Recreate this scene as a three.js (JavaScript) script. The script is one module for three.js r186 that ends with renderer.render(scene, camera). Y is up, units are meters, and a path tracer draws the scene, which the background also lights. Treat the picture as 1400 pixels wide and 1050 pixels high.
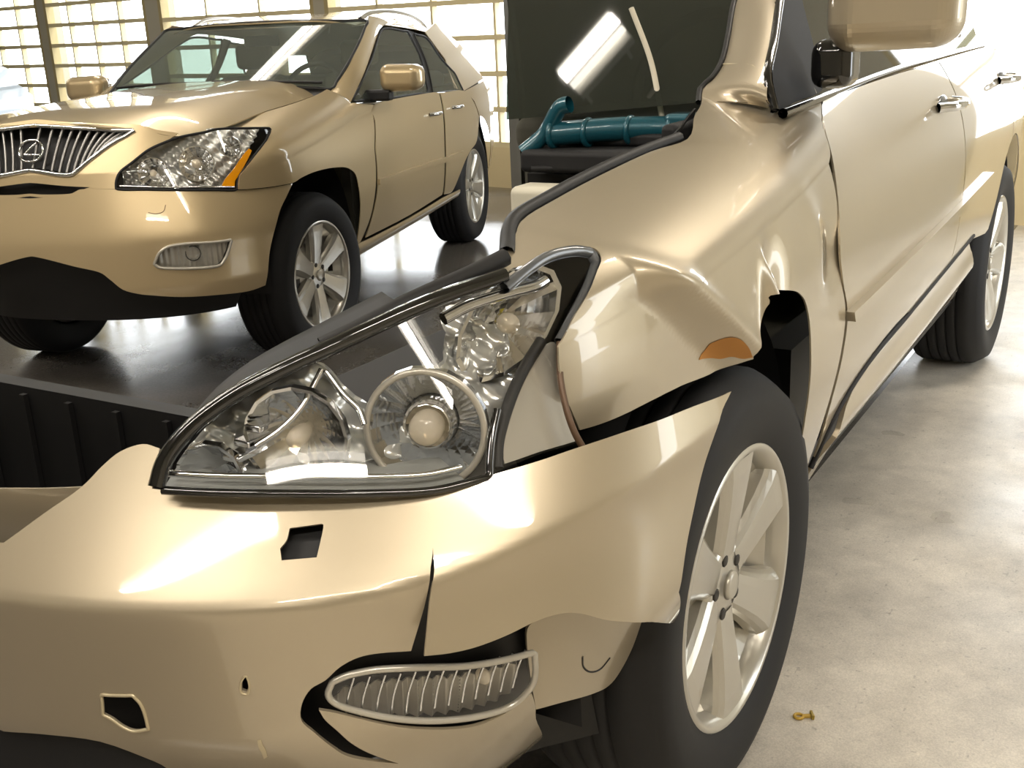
import * as THREE from 'three';
import { mergeGeometries, mergeVertices } from 'three/addons/utils/BufferGeometryUtils.js';
import { RoundedBoxGeometry } from 'three/addons/geometries/RoundedBoxGeometry.js';
import { RectAreaLightUniformsLib } from 'three/addons/lights/RectAreaLightUniformsLib.js';

// ---------- camera, sky, exposure ----------
const scene = new THREE.Scene();
const renderer = new THREE.WebGLRenderer({ antialias: true });
renderer.toneMapping = THREE.LinearToneMapping;
renderer.toneMappingExposure = 1.42;
renderer.shadowMap.enabled = true;
RectAreaLightUniformsLib.init();
const camera = new THREE.PerspectiveCamera(2 * Math.atan(525 / 1550) * 180 / Math.PI, 4 / 3, .05, 80);
{
  const yaw = -.544, pitch = .312, roll = -.047;
  camera.position.set(1.448, 1.292, 1.643);
  const fw = new THREE.Vector3(Math.sin(yaw) * Math.cos(pitch), -Math.sin(pitch), -Math.cos(yaw) * Math.cos(pitch));
  camera.up.set(0, 1, 0);
  camera.lookAt(camera.position.clone().add(fw));
  camera.rotateZ(roll);
}
scene.background = new THREE.Color(.93, .97, 1.0);
scene.backgroundIntensity = 4.5;
scene.environment = null;

// ---------- body surfaces (u back from the front axle, w to the car's left, h up, metres) ----------
const clamp = (x, a, b) => Math.min(b, Math.max(a, x));
const sstep = (a, b, x) => { const t = clamp((x - a) / (b - a), 0, 1); return t * t * (3 - 2 * t); };
const lerp = (a, b, t) => a + (b - a) * t;
const gauss = (x, s) => Math.exp(-x * x / (2 * s * s));
function curve(pts) {                       // monotone-ish cubic through (x, y) pairs
  return (x) => {
    const n = pts.length;
    if (x <= pts[0][0]) return pts[0][1] + (x - pts[0][0]) * (pts[1][1] - pts[0][1]) / (pts[1][0] - pts[0][0]) * .5;
    if (x >= pts[n - 1][0]) return pts[n - 1][1] + (x - pts[n - 1][0]) * (pts[n - 1][1] - pts[n - 2][1]) / (pts[n - 1][0] - pts[n - 2][0]) * .5;
    let i = 0; while (x > pts[i + 1][0]) i++;
    const [x0, y0] = pts[i], [x1, y1] = pts[i + 1], d = x1 - x0, t = (x - x0) / d;
    const m0 = i ? (y1 - pts[i - 1][1]) / (x1 - pts[i - 1][0]) : (y1 - y0) / d;
    const m1 = i + 2 < n ? (pts[i + 2][1] - y0) / (pts[i + 2][0] - x0) : (y1 - y0) / d;
    const t2 = t * t, t3 = t2 * t;
    return (2 * t3 - 3 * t2 + 1) * y0 + (t3 - 2 * t2 + t) * d * m0 + (-2 * t3 + 3 * t2) * y1 + (t3 - t2) * d * m1;
  };
}
// one body, two cars: su, sw, sh scale length, width and height
function makeBody(su, sw, sh, dents, lift = 0) {
  const B = {};
  const UA = -.2, DN = .75, NE = 2.5;                       // front arch station, nose depth, roundness of the plan
  const sideLong = curve([[-.2, .905], [.3, .918], [1.2, .925], [2.2, .918], [2.8, .905], [3.3, .86], [3.75, .74]]);
  const top = (h, u) => { const t = Math.max(0, h - .76) / .3; return (.045 + .05 * gauss(u - .4, .55)) * Math.pow(t, 3); };
  const low = (h) => .075 * Math.pow(Math.max(0, .72 - h) / .36, 2);
  const W0 = (u, h) => sideLong(u) - top(h, u) - low(h);
  const nose = (u) => { const t = clamp((UA - u) / DN, 0, 1); return Math.pow(1 - Math.pow(t, NE), 1 / NE); };
  B.side = (u, h) => u >= UA ? W0(u, h) : W0(UA, h) * nose(u);
  B.door = (u, h) => [u * su, B.side(u, h) * sw, h * sh];
  // fender: v 0 at the hood edge .. .45 shoulder .. 1 sill
  const hT0 = curve([[-.6, .985], [-.3, 1.015], [0, 1.05], [.3, 1.09], [.6, 1.135]]), hT = (u) => hT0(u) + lift, wT = curve([[-.6, .63], [-.3, .69], [0, .675], [.3, .64], [.6, .60]]);
  const hS = curve([[-.6, .90], [-.3, .93], [0, .955], [.3, .985], [.6, 1.02]]);
  B.fender = (u, v) => {
    let w, h; const s = hS(u), ws = B.side(u, s);
    if (v < .45) {
      const t = v / .45, a = [wT(u), hT(u)], b = [ws - .005, hT(u) - .025], c = [ws, s];
      w = (1 - t) * (1 - t) * a[0] + 2 * t * (1 - t) * b[0] + t * t * c[0];
      h = (1 - t) * (1 - t) * a[1] + 2 * t * (1 - t) * b[1] + t * t * c[1];
    } else { h = lerp(s, .3, (v - .45) / .55); w = B.side(u, h); }
    if (dents) { const d = dents(u, h, v); w += d[0]; h += d[1]; }
    return [u * su, w * sw, h * sh];
  };
  // front cover: s 0 at the middle, 1 at the arch; h up; prof gives how far it stands out
  B.front = (prof, UAx = UA, DNx = DN) => (s, h) => {
    const p = prof(h, Math.abs(s)), th = clamp(Math.abs(s), 0, 1) * Math.PI / 2, k = 2 / NE;
    const wm = W0(UAx, .72) + p;
    const w = wm * Math.pow(Math.sin(th), k) * Math.sign(s || 1), u = UAx - (DNx + p) * Math.pow(Math.max(0, Math.cos(th)), k) + Math.max(0, Math.abs(s) - 1);
    return [u * su, w * sw, h * sh];
  };
  return B;
}
// ---------- damaged car ----------
const hRidge = (s) => .70 + .075 * sstep(.42, 1.0, s);
const profBumper = (h, s) => {
  const t = h - hRidge(s), soft = .006;
  const up = (t + Math.sqrt(t * t + soft * soft)) / 2, dn = (-t + Math.sqrt(t * t + soft * soft)) / 2;
  return .05 - .85 * up * (1 - .55 * sstep(.5, 1, s)) - .16 * dn - .9 * Math.pow(Math.max(0, dn - .18), 1.6);
};
const dents1 = (u, h, v) => {
  let w = 0, dh = 0;
  const hK = 1.0 - .69 * Math.max(0, u + .32);                                   // crease that runs from the lamp's tip down to the arch
  const inU = sstep(-.62, -.50, u) * (1 - sstep(-.03, .02, u));
  w -= .045 * sstep(0, .07, hK - h) * inU * sstep(.62, .74, h);
  w += .008 * gauss(h - hK, .016) * inU;
  const f = (u - (.005 + .16 * (h - .78)));                              // vertical fold above the arch
  w += .03 * gauss(f, .014) * sstep(.74, .79, h) * (1 - sstep(.86, .95, h));
  w -= .022 * gauss(f - .05, .03) * sstep(.74, .79, h) * (1 - sstep(.88, .98, h));
  w -= .012 * gauss(u - .38, .05) * gauss(h - .86, .05);
  w += .006 * gauss(u - .30, .03) * gauss(h - .90, .05);
  return [w, dh];
};
const body1 = makeBody(1, 1, 1, dents1);
const bumper1 = body1.front(profBumper);
const corner1 = (() => { const f = body1.front(profBumper); return (s, h) => {         // torn-off end of the bumper stands a little proud and sags outward
  const [u, w, y] = f(s, h), k = .05 * sstep(.74, .55, h) * (1 - .5 * sstep(.8, 1, s));
  return [u - k * .7, w + k * .8, y]; }; })();
const inner1 = body1.front((h, s) => .0 - .25 * Math.max(0, .62 - h));                       // bumper's lower return behind the torn end
// head lamp lens and things in it: the front cover's plan leaning back as it rises
const lampFront = (off) => body1.front((h, s) => .0 - .55 * Math.max(0, h - .79) - off);
const lens1 = lampFront(.0), lampIn1 = lampFront(.07);
// glass house of the damaged car
const shield1 = (a, b) => { const h = 1.10 + b * .52, u = .50 + b * .86 + .10 * (a * a - .4) ; return [u, a, h]; };          // a = w, b 0..1 up
const pane1 = (u, h) => [u, .80 - (h - 1.05) * .42 - .02 * Math.pow((u - 1.5) / 1.5, 2), h];
// ---------- whole car ----------
const S2 = [.903, .80, .904];
const body2 = makeBody(...S2, null, .04);
const prof2 = (h, s) => {
  const r = .70, t = h - r, soft = .03, up = (t + Math.sqrt(t * t + soft * soft)) / 2, dn = (-t + Math.sqrt(t * t + soft * soft)) / 2;
  return .03 - .30 * up - .16 * Math.max(0, h - .95) - .05 * dn - .8 * Math.pow(Math.max(0, dn - .18), 1.5);
};
const front2 = body2.front(prof2);
const hood2 = (u, w) => {                                             // w signed, unscaled
  const c = curve([[-.95, 1.09], [-.82, 1.128], [-.5, 1.165], [0, 1.185], [.6, 1.20]])(u), e = Math.abs(w) / .75;
  return [u * S2[0], w * S2[1], (c - .018 * sstep(-.5, -.78, u) * sstep(.2, .45, Math.abs(w)) - .15 * Math.pow(e, 3.2) + .006 * gauss(Math.abs(w) - .42, .08)) * S2[2]];
};
const shield2 = (a, b) => [(.60 + b * .80 + .11 * (a * a / .4 - 1)) * S2[0], a * S2[1], (1.13 + b * .37) * S2[2]];
const roof2 = (u, w) => [u * S2[0], w * S2[1], (curve([[1.15, 1.462], [1.5, 1.492], [2.0, 1.50], [2.4, 1.465], [2.8, 1.36], [3.1, 1.22], [3.4, 1.02]])(u) - .05 * Math.pow(Math.abs(w) / .62, 4)) * S2[2]];
const pane2 = (u, h) => [u * S2[0], (.845 - (h - 1.03) * .50 - .05 * Math.pow(Math.max(0, u - 2.2) / 1.5, 2)) * S2[1], h * S2[2]];

// ---------- helpers ----------
let seed = 7; const rnd = () => { seed = (seed * 1664525 + 1013904223) >>> 0; return seed / 4294967296; };
const V = (u, w, h) => new THREE.Vector3(w, h, -u);
const used = {};
const numbered = (n) => { used[n] = (used[n] || 0) + 1; return used[n] === 1 ? n : n + '_' + String(used[n] - 1).padStart(3, '0'); };
function shade(o) { o.castShadow = true; o.receiveShadow = true; return o; }
function thing(name, label, category, pos = [0, 0, 0], turn = 0, group) {
  const o = new THREE.Group(); o.name = numbered(name); scene.add(o); o.position.set(...pos); o.rotation.y = turn;
  o.userData = { label, category }; if (group) o.userData.group = group; return o;
}
function obj(name, geo, mat, parent, label) {
  const g = Array.isArray(geo) ? mergeGeometries(geo.map((x) => { const y = x.index ? x.toNonIndexed() : x; for (const k of Object.keys(y.attributes)) if (!['position', 'normal', 'uv'].includes(k)) y.deleteAttribute(k); if (!y.attributes.uv) y.setAttribute('uv', new THREE.BufferAttribute(new Float32Array(y.attributes.position.count * 2), 2)); return y; })) : geo;
  const m = shade(new THREE.Mesh(g, mat)); m.name = name; if (label) m.userData.label = label;
  if (parent) parent.add(m); else { m.name = numbered(name); scene.add(m); } return m;
}
function grp(name, parent, label) { const g = new THREE.Group(); g.name = name; if (label) g.userData.label = label; parent.add(g); return g; }
function struct(name, geo, mat) { const m = obj(name, geo, mat); m.userData.kind = 'structure'; return m; }
// rounding an outline: curve through the points, but keep corners sharper than 48 degrees
function smooth(pts, ka = 1, n = 4, open = false) {
  const N = pts.length, out = [], P = (i) => open ? pts[clamp(i, 0, N - 1)] : pts[(i + N) % N];
  const corner = (i) => { if (open && (i <= 0 || i >= N - 1)) return true; const a = P(i - 1), b = P(i), c = P(i + 1); const x1 = (b[0] - a[0]) * ka, y1 = b[1] - a[1], x2 = (c[0] - b[0]) * ka, y2 = c[1] - b[1]; return (x1 * x2 + y1 * y2) / (Math.hypot(x1, y1) * Math.hypot(x2, y2) + 1e-12) < .66; };
  for (let i = 0; i < (open ? N - 1 : N); i++) {
    const b = P(i), c = P(i + 1), cb = corner(i), cc = corner(i + 1), a = cb ? b : P(i - 1), d = cc ? c : P(i + 2);
    for (let k = 0; k < n; k++) { const t = k / n, r = [0, 1].map((j) => { const m0 = (cb ? (c[j] - b[j]) : (c[j] - a[j]) / 2), m1 = (cc ? (c[j] - b[j]) : (d[j] - b[j]) / 2); const t2 = t * t, t3 = t2 * t; return (2 * t3 - 3 * t2 + 1) * b[j] + (t3 - 2 * t2 + t) * m0 + (-2 * t3 + 3 * t2) * c[j] + (t3 - t2) * m1; }); out.push(r); }
  }
  if (open) out.push(pts[N - 1]);
  return out;
}
const area = (p) => { let s = 0; for (let i = 0; i < p.length; i++) { const a = p[i], b = p[(i + 1) % p.length]; s += a[0] * b[1] - b[0] * a[1]; } return s / 2; };
function keyhole(outer, holes) {
  let o = area(outer) > 0 ? outer.slice() : outer.slice().reverse();
  for (const h0 of holes) {
    const h = area(h0) < 0 ? h0.slice() : h0.slice().reverse();
    let bi = 0, bj = 0, bd = 1e9;
    o.forEach((a, i) => h.forEach((b, j) => { const d = Math.hypot(a[0] - b[0], a[1] - b[1]); if (d < bd) { bd = d; bi = i; bj = j; } }));
    o = [...o.slice(0, bi + 1), ...h.slice(bj), ...h.slice(0, bj + 1), ...o.slice(bi)];
  }
  return o;
}
function clipAxis(poly, ax, lim, sgn) {
  const out = [], n = poly.length;
  for (let i = 0; i < n; i++) {
    const a = poly[i], b = poly[(i + 1) % n], da = (a[ax] - lim) * sgn, db = (b[ax] - lim) * sgn;
    if (da >= 0) out.push(a);
    if ((da > 0 && db < 0) || (da < 0 && db > 0)) { const t = da / (da - db), q = [a[0] + (b[0] - a[0]) * t, a[1] + (b[1] - a[1]) * t]; q[ax] = lim; out.push(q); }
  }
  return out;
}
// sheet cut from a curved surface S(a, b) -> [u, w, h] along an outline in (a, b), with thickness and walls at every edge
function patch(S, outline, { holes = [], na = 40, nb = 40, thick = .003, ref = [.8, 0, .55], mirror = false, off = 0, uv = 1 } = {}) {
  const poly = keyhole(outline, holes);
  let a0 = 1e9, a1 = -1e9, b0 = 1e9, b1 = -1e9;
  for (const [a, b] of poly) { a0 = Math.min(a0, a); a1 = Math.max(a1, a); b0 = Math.min(b0, b); b1 = Math.max(b1, b); }
  const da = (a1 - a0) / na, db = (b1 - b0) / nb, verts = [], tris = [], key = new Map();
  const id = (p) => { const k = Math.round(p[0] / da * 4e3) + '_' + Math.round(p[1] / db * 4e3); let i = key.get(k); if (i === undefined) { i = verts.length; verts.push(p); key.set(k, i); } return i; };
  for (let i = 0; i < na; i++) {
    let col = clipAxis(poly, 0, a0 + i * da, 1); if (col.length < 3) continue; col = clipAxis(col, 0, i === na - 1 ? a1 : a0 + (i + 1) * da, -1); if (col.length < 3) continue;
    for (let j = 0; j < nb; j++) {
      let c = clipAxis(col, 1, b0 + j * db, 1); if (c.length < 3) continue; c = clipAxis(c, 1, j === nb - 1 ? b1 : b0 + (j + 1) * db, -1); if (c.length < 3) continue;
      const ids = []; for (const p of c) { const k = id(p); if (ids[ids.length - 1] !== k) ids.push(k); } while (ids.length > 1 && ids[0] === ids[ids.length - 1]) ids.pop();
      if (ids.length < 3) continue;
      if (ids.length === 3) { tris.push(ids); continue; }
      const pts = ids.map((k) => new THREE.Vector2((verts[k][0] - a0) / da, (verts[k][1] - b0) / db));
      for (const t of THREE.ShapeUtils.triangulateShape(pts, [])) { const q = [ids[t[0]], ids[t[1]], ids[t[2]]]; if (q[0] !== q[1] && q[1] !== q[2] && q[0] !== q[2]) tris.push(q); }
    }
  }
  const M = mirror ? -1 : 1, pos = [], nor = [], ea = da * .05, eb = db * .05;
  const at = (a, b) => { const p = S(a, b); return new THREE.Vector3(p[1] * M, p[2], -p[0]); };
  let vote = 0; const rf = new THREE.Vector3(ref[1] * M, ref[2], -ref[0]);
  for (const [a, b] of verts) {
    const p = at(a, b), n = at(a + ea, b).sub(at(a - ea, b)).cross(at(a, b + eb).sub(at(a, b - eb))).normalize();
    if (!isFinite(n.x)) n.set(M, 0, 0);
    pos.push(p); nor.push(n); vote += n.dot(p.clone().sub(rf).normalize());
  }
  if (vote < 0) nor.forEach((n) => n.negate());
  if (off) pos.forEach((p, i) => p.addScaledVector(nor[i], off));
  const fp = [], fn = [], fu = [], push = (p, n, q) => { fp.push(p.x, p.y, p.z); fn.push(n.x, n.y, n.z); fu.push(q[0] * uv, q[1] * uv); };
  const edges = new Map(), tmp = new THREE.Vector3(), e1 = new THREE.Vector3(), e2 = new THREE.Vector3();
  for (let t of tris) {
    e1.subVectors(pos[t[1]], pos[t[0]]); e2.subVectors(pos[t[2]], pos[t[0]]); tmp.crossVectors(e1, e2); if (tmp.length() < 1e-12) continue;
    if (tmp.dot(nor[t[0]]) < 0) t = [t[0], t[2], t[1]];
    for (const k of t) push(pos[k], nor[k], verts[k]);
    if (thick) { for (const k of [t[0], t[2], t[1]]) push(pos[k].clone().addScaledVector(nor[k], -thick), nor[k].clone().negate(), verts[k]); for (let k = 0; k < 3; k++) { const x = t[k], y = t[(k + 1) % 3], r = y + '_' + x; if (edges.has(r)) edges.delete(r); else edges.set(x + '_' + y, [x, y]); } }
  }
  if (thick) for (const [x, y] of edges.values()) {
    const p = pos[x], q = pos[y], p2 = p.clone().addScaledVector(nor[x], -thick), q2 = q.clone().addScaledVector(nor[y], -thick);
    const n = q.clone().sub(p).cross(nor[x]).normalize();
    for (const [v, k] of [[p, x], [p2, x], [q2, y], [p, x], [q2, y], [q, y]]) push(v, n, verts[k]);
  }
  const g = new THREE.BufferGeometry();
  g.setAttribute('position', new THREE.Float32BufferAttribute(fp, 3)); g.setAttribute('normal', new THREE.Float32BufferAttribute(fn, 3)); g.setAttribute('uv', new THREE.Float32BufferAttribute(fu, 2));
  return g;
}
const on = (S, list) => list.map(([a, b]) => { const p = S(a, b); return V(...p); });
function tube(pts, r, seg = 40, rad = 8, closed = false) { return new THREE.TubeGeometry(new THREE.CatmullRomCurve3(pts, closed, 'centripetal'), seg, r, rad, closed); }
function box(x0, x1, y0, y1, z0, z1, r = 0) {
  const g = r ? new RoundedBoxGeometry(x1 - x0, y1 - y0, z1 - z0, 2, r) : new THREE.BoxGeometry(x1 - x0, y1 - y0, z1 - z0);
  g.translate((x0 + x1) / 2, (y0 + y1) / 2, (z0 + z1) / 2); return g;
}
function lathe(prof, seg = 48) { return new THREE.LatheGeometry(prof.map(([r, y]) => new THREE.Vector2(r, y)), seg); }
function ruled(A, B, n = 16, m = 5, bulge = 0, out = new THREE.Vector3(1, 0, 0), thick = .004) {      // strip between two open curves of points
  const ca = new THREE.CatmullRomCurve3(A, false, 'centripetal'), cb = new THREE.CatmullRomCurve3(B, false, 'centripetal'), pos = [], idx = [];
  for (let layer = 0; layer < 2; layer++) for (let i = 0; i <= n; i++) for (let j = 0; j <= m; j++) {
    const p = ca.getPoint(i / n).lerp(cb.getPoint(i / n), j / m); p.addScaledVector(out, bulge * 4 * (j / m) * (1 - j / m) - layer * thick); pos.push(p.x, p.y, p.z);
  }
  const L = (n + 1) * (m + 1), q = (a, b, c, d, f) => f ? idx.push(a, c, b, a, d, c) : idx.push(a, b, c, a, c, d);
  for (let i = 0; i < n; i++) for (let j = 0; j < m; j++) { const a = i * (m + 1) + j, b = a + 1, c = a + m + 2, d = a + m + 1; q(a, b, c, d, false); q(a + L, b + L, c + L, d + L, true); }
  for (let i = 0; i < n; i++) for (const j of [0, m]) { const a = i * (m + 1) + j, d = a + m + 1; q(a, d, d + L, a + L, j === 0); }
  for (let j = 0; j < m; j++) for (const i of [0, n]) { const a = i * (m + 1) + j; q(a, a + 1, a + 1 + L, a + L, i !== 0); }
  let g = new THREE.BufferGeometry(); g.setAttribute('position', new THREE.Float32BufferAttribute(pos, 3)); g.setIndex(idx); g.setAttribute('uv', new THREE.Float32BufferAttribute(new Float32Array(pos.length / 3 * 2), 2)); g.computeVertexNormals(); return g;
}
// ---------- textures ----------
function noiseTex(size, fn, rep, srgb = true) {
  const d = new Uint8Array(size * size * 4);
  for (let y = 0; y < size; y++) for (let x = 0; x < size; x++) { const c = fn(x, y), i = (y * size + x) * 4; d[i] = clamp(c[0], 0, 255); d[i + 1] = clamp(c[1], 0, 255); d[i + 2] = clamp(c[2], 0, 255); d[i + 3] = 255; }
  const t = new THREE.DataTexture(d, size, size); t.wrapS = t.wrapT = THREE.RepeatWrapping; t.magFilter = THREE.LinearFilter; t.minFilter = THREE.LinearFilter; if (srgb) t.colorSpace = THREE.SRGBColorSpace; t.repeat.set(rep, rep); t.needsUpdate = true; return t;
}
const hash = (x, y, s) => { let h = (x * 374761393 + y * 668265263 + s * 982451653) | 0; h = Math.imul(h ^ (h >>> 13), 1274126177); return ((h ^ (h >>> 16)) >>> 0) / 4294967296; };
function vnoise(x, y, per, s) { const xi = Math.floor(x), yi = Math.floor(y), fx = x - xi, fy = y - yi, sx = fx * fx * (3 - 2 * fx), sy = fy * fy * (3 - 2 * fy), m = (v) => ((v % per) + per) % per; return lerp(lerp(hash(m(xi), m(yi), s), hash(m(xi + 1), m(yi), s), sx), lerp(hash(m(xi), m(yi + 1), s), hash(m(xi + 1), m(yi + 1), s), sx), sy); }
const fbm = (x, y, per, s) => .5 * vnoise(x * per, y * per, per, s) + .27 * vnoise(x * per * 2, y * per * 2, per * 2, s + 1) + .15 * vnoise(x * per * 4, y * per * 4, per * 4, s + 2) + .08 * vnoise(x * per * 8, y * per * 8, per * 8, s + 3);
// ---------- materials ----------
const std = (c, rough, metal = 0, x = {}) => new THREE.MeshStandardMaterial({ color: c, roughness: rough, metalness: metal, ...x });
const phy = (c, rough, metal = 0, x = {}) => new THREE.MeshPhysicalMaterial({ color: c, roughness: rough, metalness: metal, ...x });
const flake = noiseTex(256, (x, y) => { const v = 128 + (hash(x, y, 3) - .5) * 60; return [v, v, v]; }, 30, false);
const M = {
  paint: phy('#b2a68f', .36, .58, { clearcoat: 1, clearcoatRoughness: .035 }),
  paintB: phy('#c6b28c', .34, .5, { clearcoat: 1, clearcoatRoughness: .03 }),
  primer: std('#b27a34', .7), bare: std('#c9bd9f', .45, .5),
  black: std('#0a0a0b', .55), blackGloss: phy('#0b0c0d', .12, 0, { clearcoat: 1, clearcoatRoughness: .05 }), dark: std('#0d0d0f', .7), rubber: std('#0e0e10', .7),
  chrome: std('#dfe1e4', .09, 1), alloy: phy('#c2bfb6', .30, .75, { clearcoat: .6, clearcoatRoughness: .08 }), alloyDark: std('#3a3836', .5, .6), steel: std('#8b8a88', .35, .9), silver: phy('#b9b5aa', .3, .45, { clearcoat: .5 }), grey: phy('#5d6063', .28, .3, { clearcoat: .7 }),
  lensGlass: phy('#ffffff', .02, 0, { transmission: 1, thickness: 0, ior: 1.5 }), glass: phy('#a9b5ad', .02, 0, { transmission: .85, thickness: 0, ior: 1.5 }), tint: phy('#39423b', .03, 0, { transmission: .75, thickness: 0, ior: 1.5 }),
  mirrorTrim: std('#dddeda', .2, .65), lampBody: phy('#c4c5c0', .28, .25, { clearcoat: .6 }), bulb: phy('#f6efe0', .08, 0, { transmission: .6, thickness: 0 }), amber: phy('#f2a000', .2, 0, { clearcoat: 1 }), blueTube: phy('#0f4f5e', .35, .2, { clearcoat: .6 }), cabin: std('#45443a', .85), seat: std('#6d6650', .85), plasticLight: std('#cfcab8', .5),
  brown: std('#5a4431', .4, .3), red: std('#6b1208', .45),
};

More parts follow.
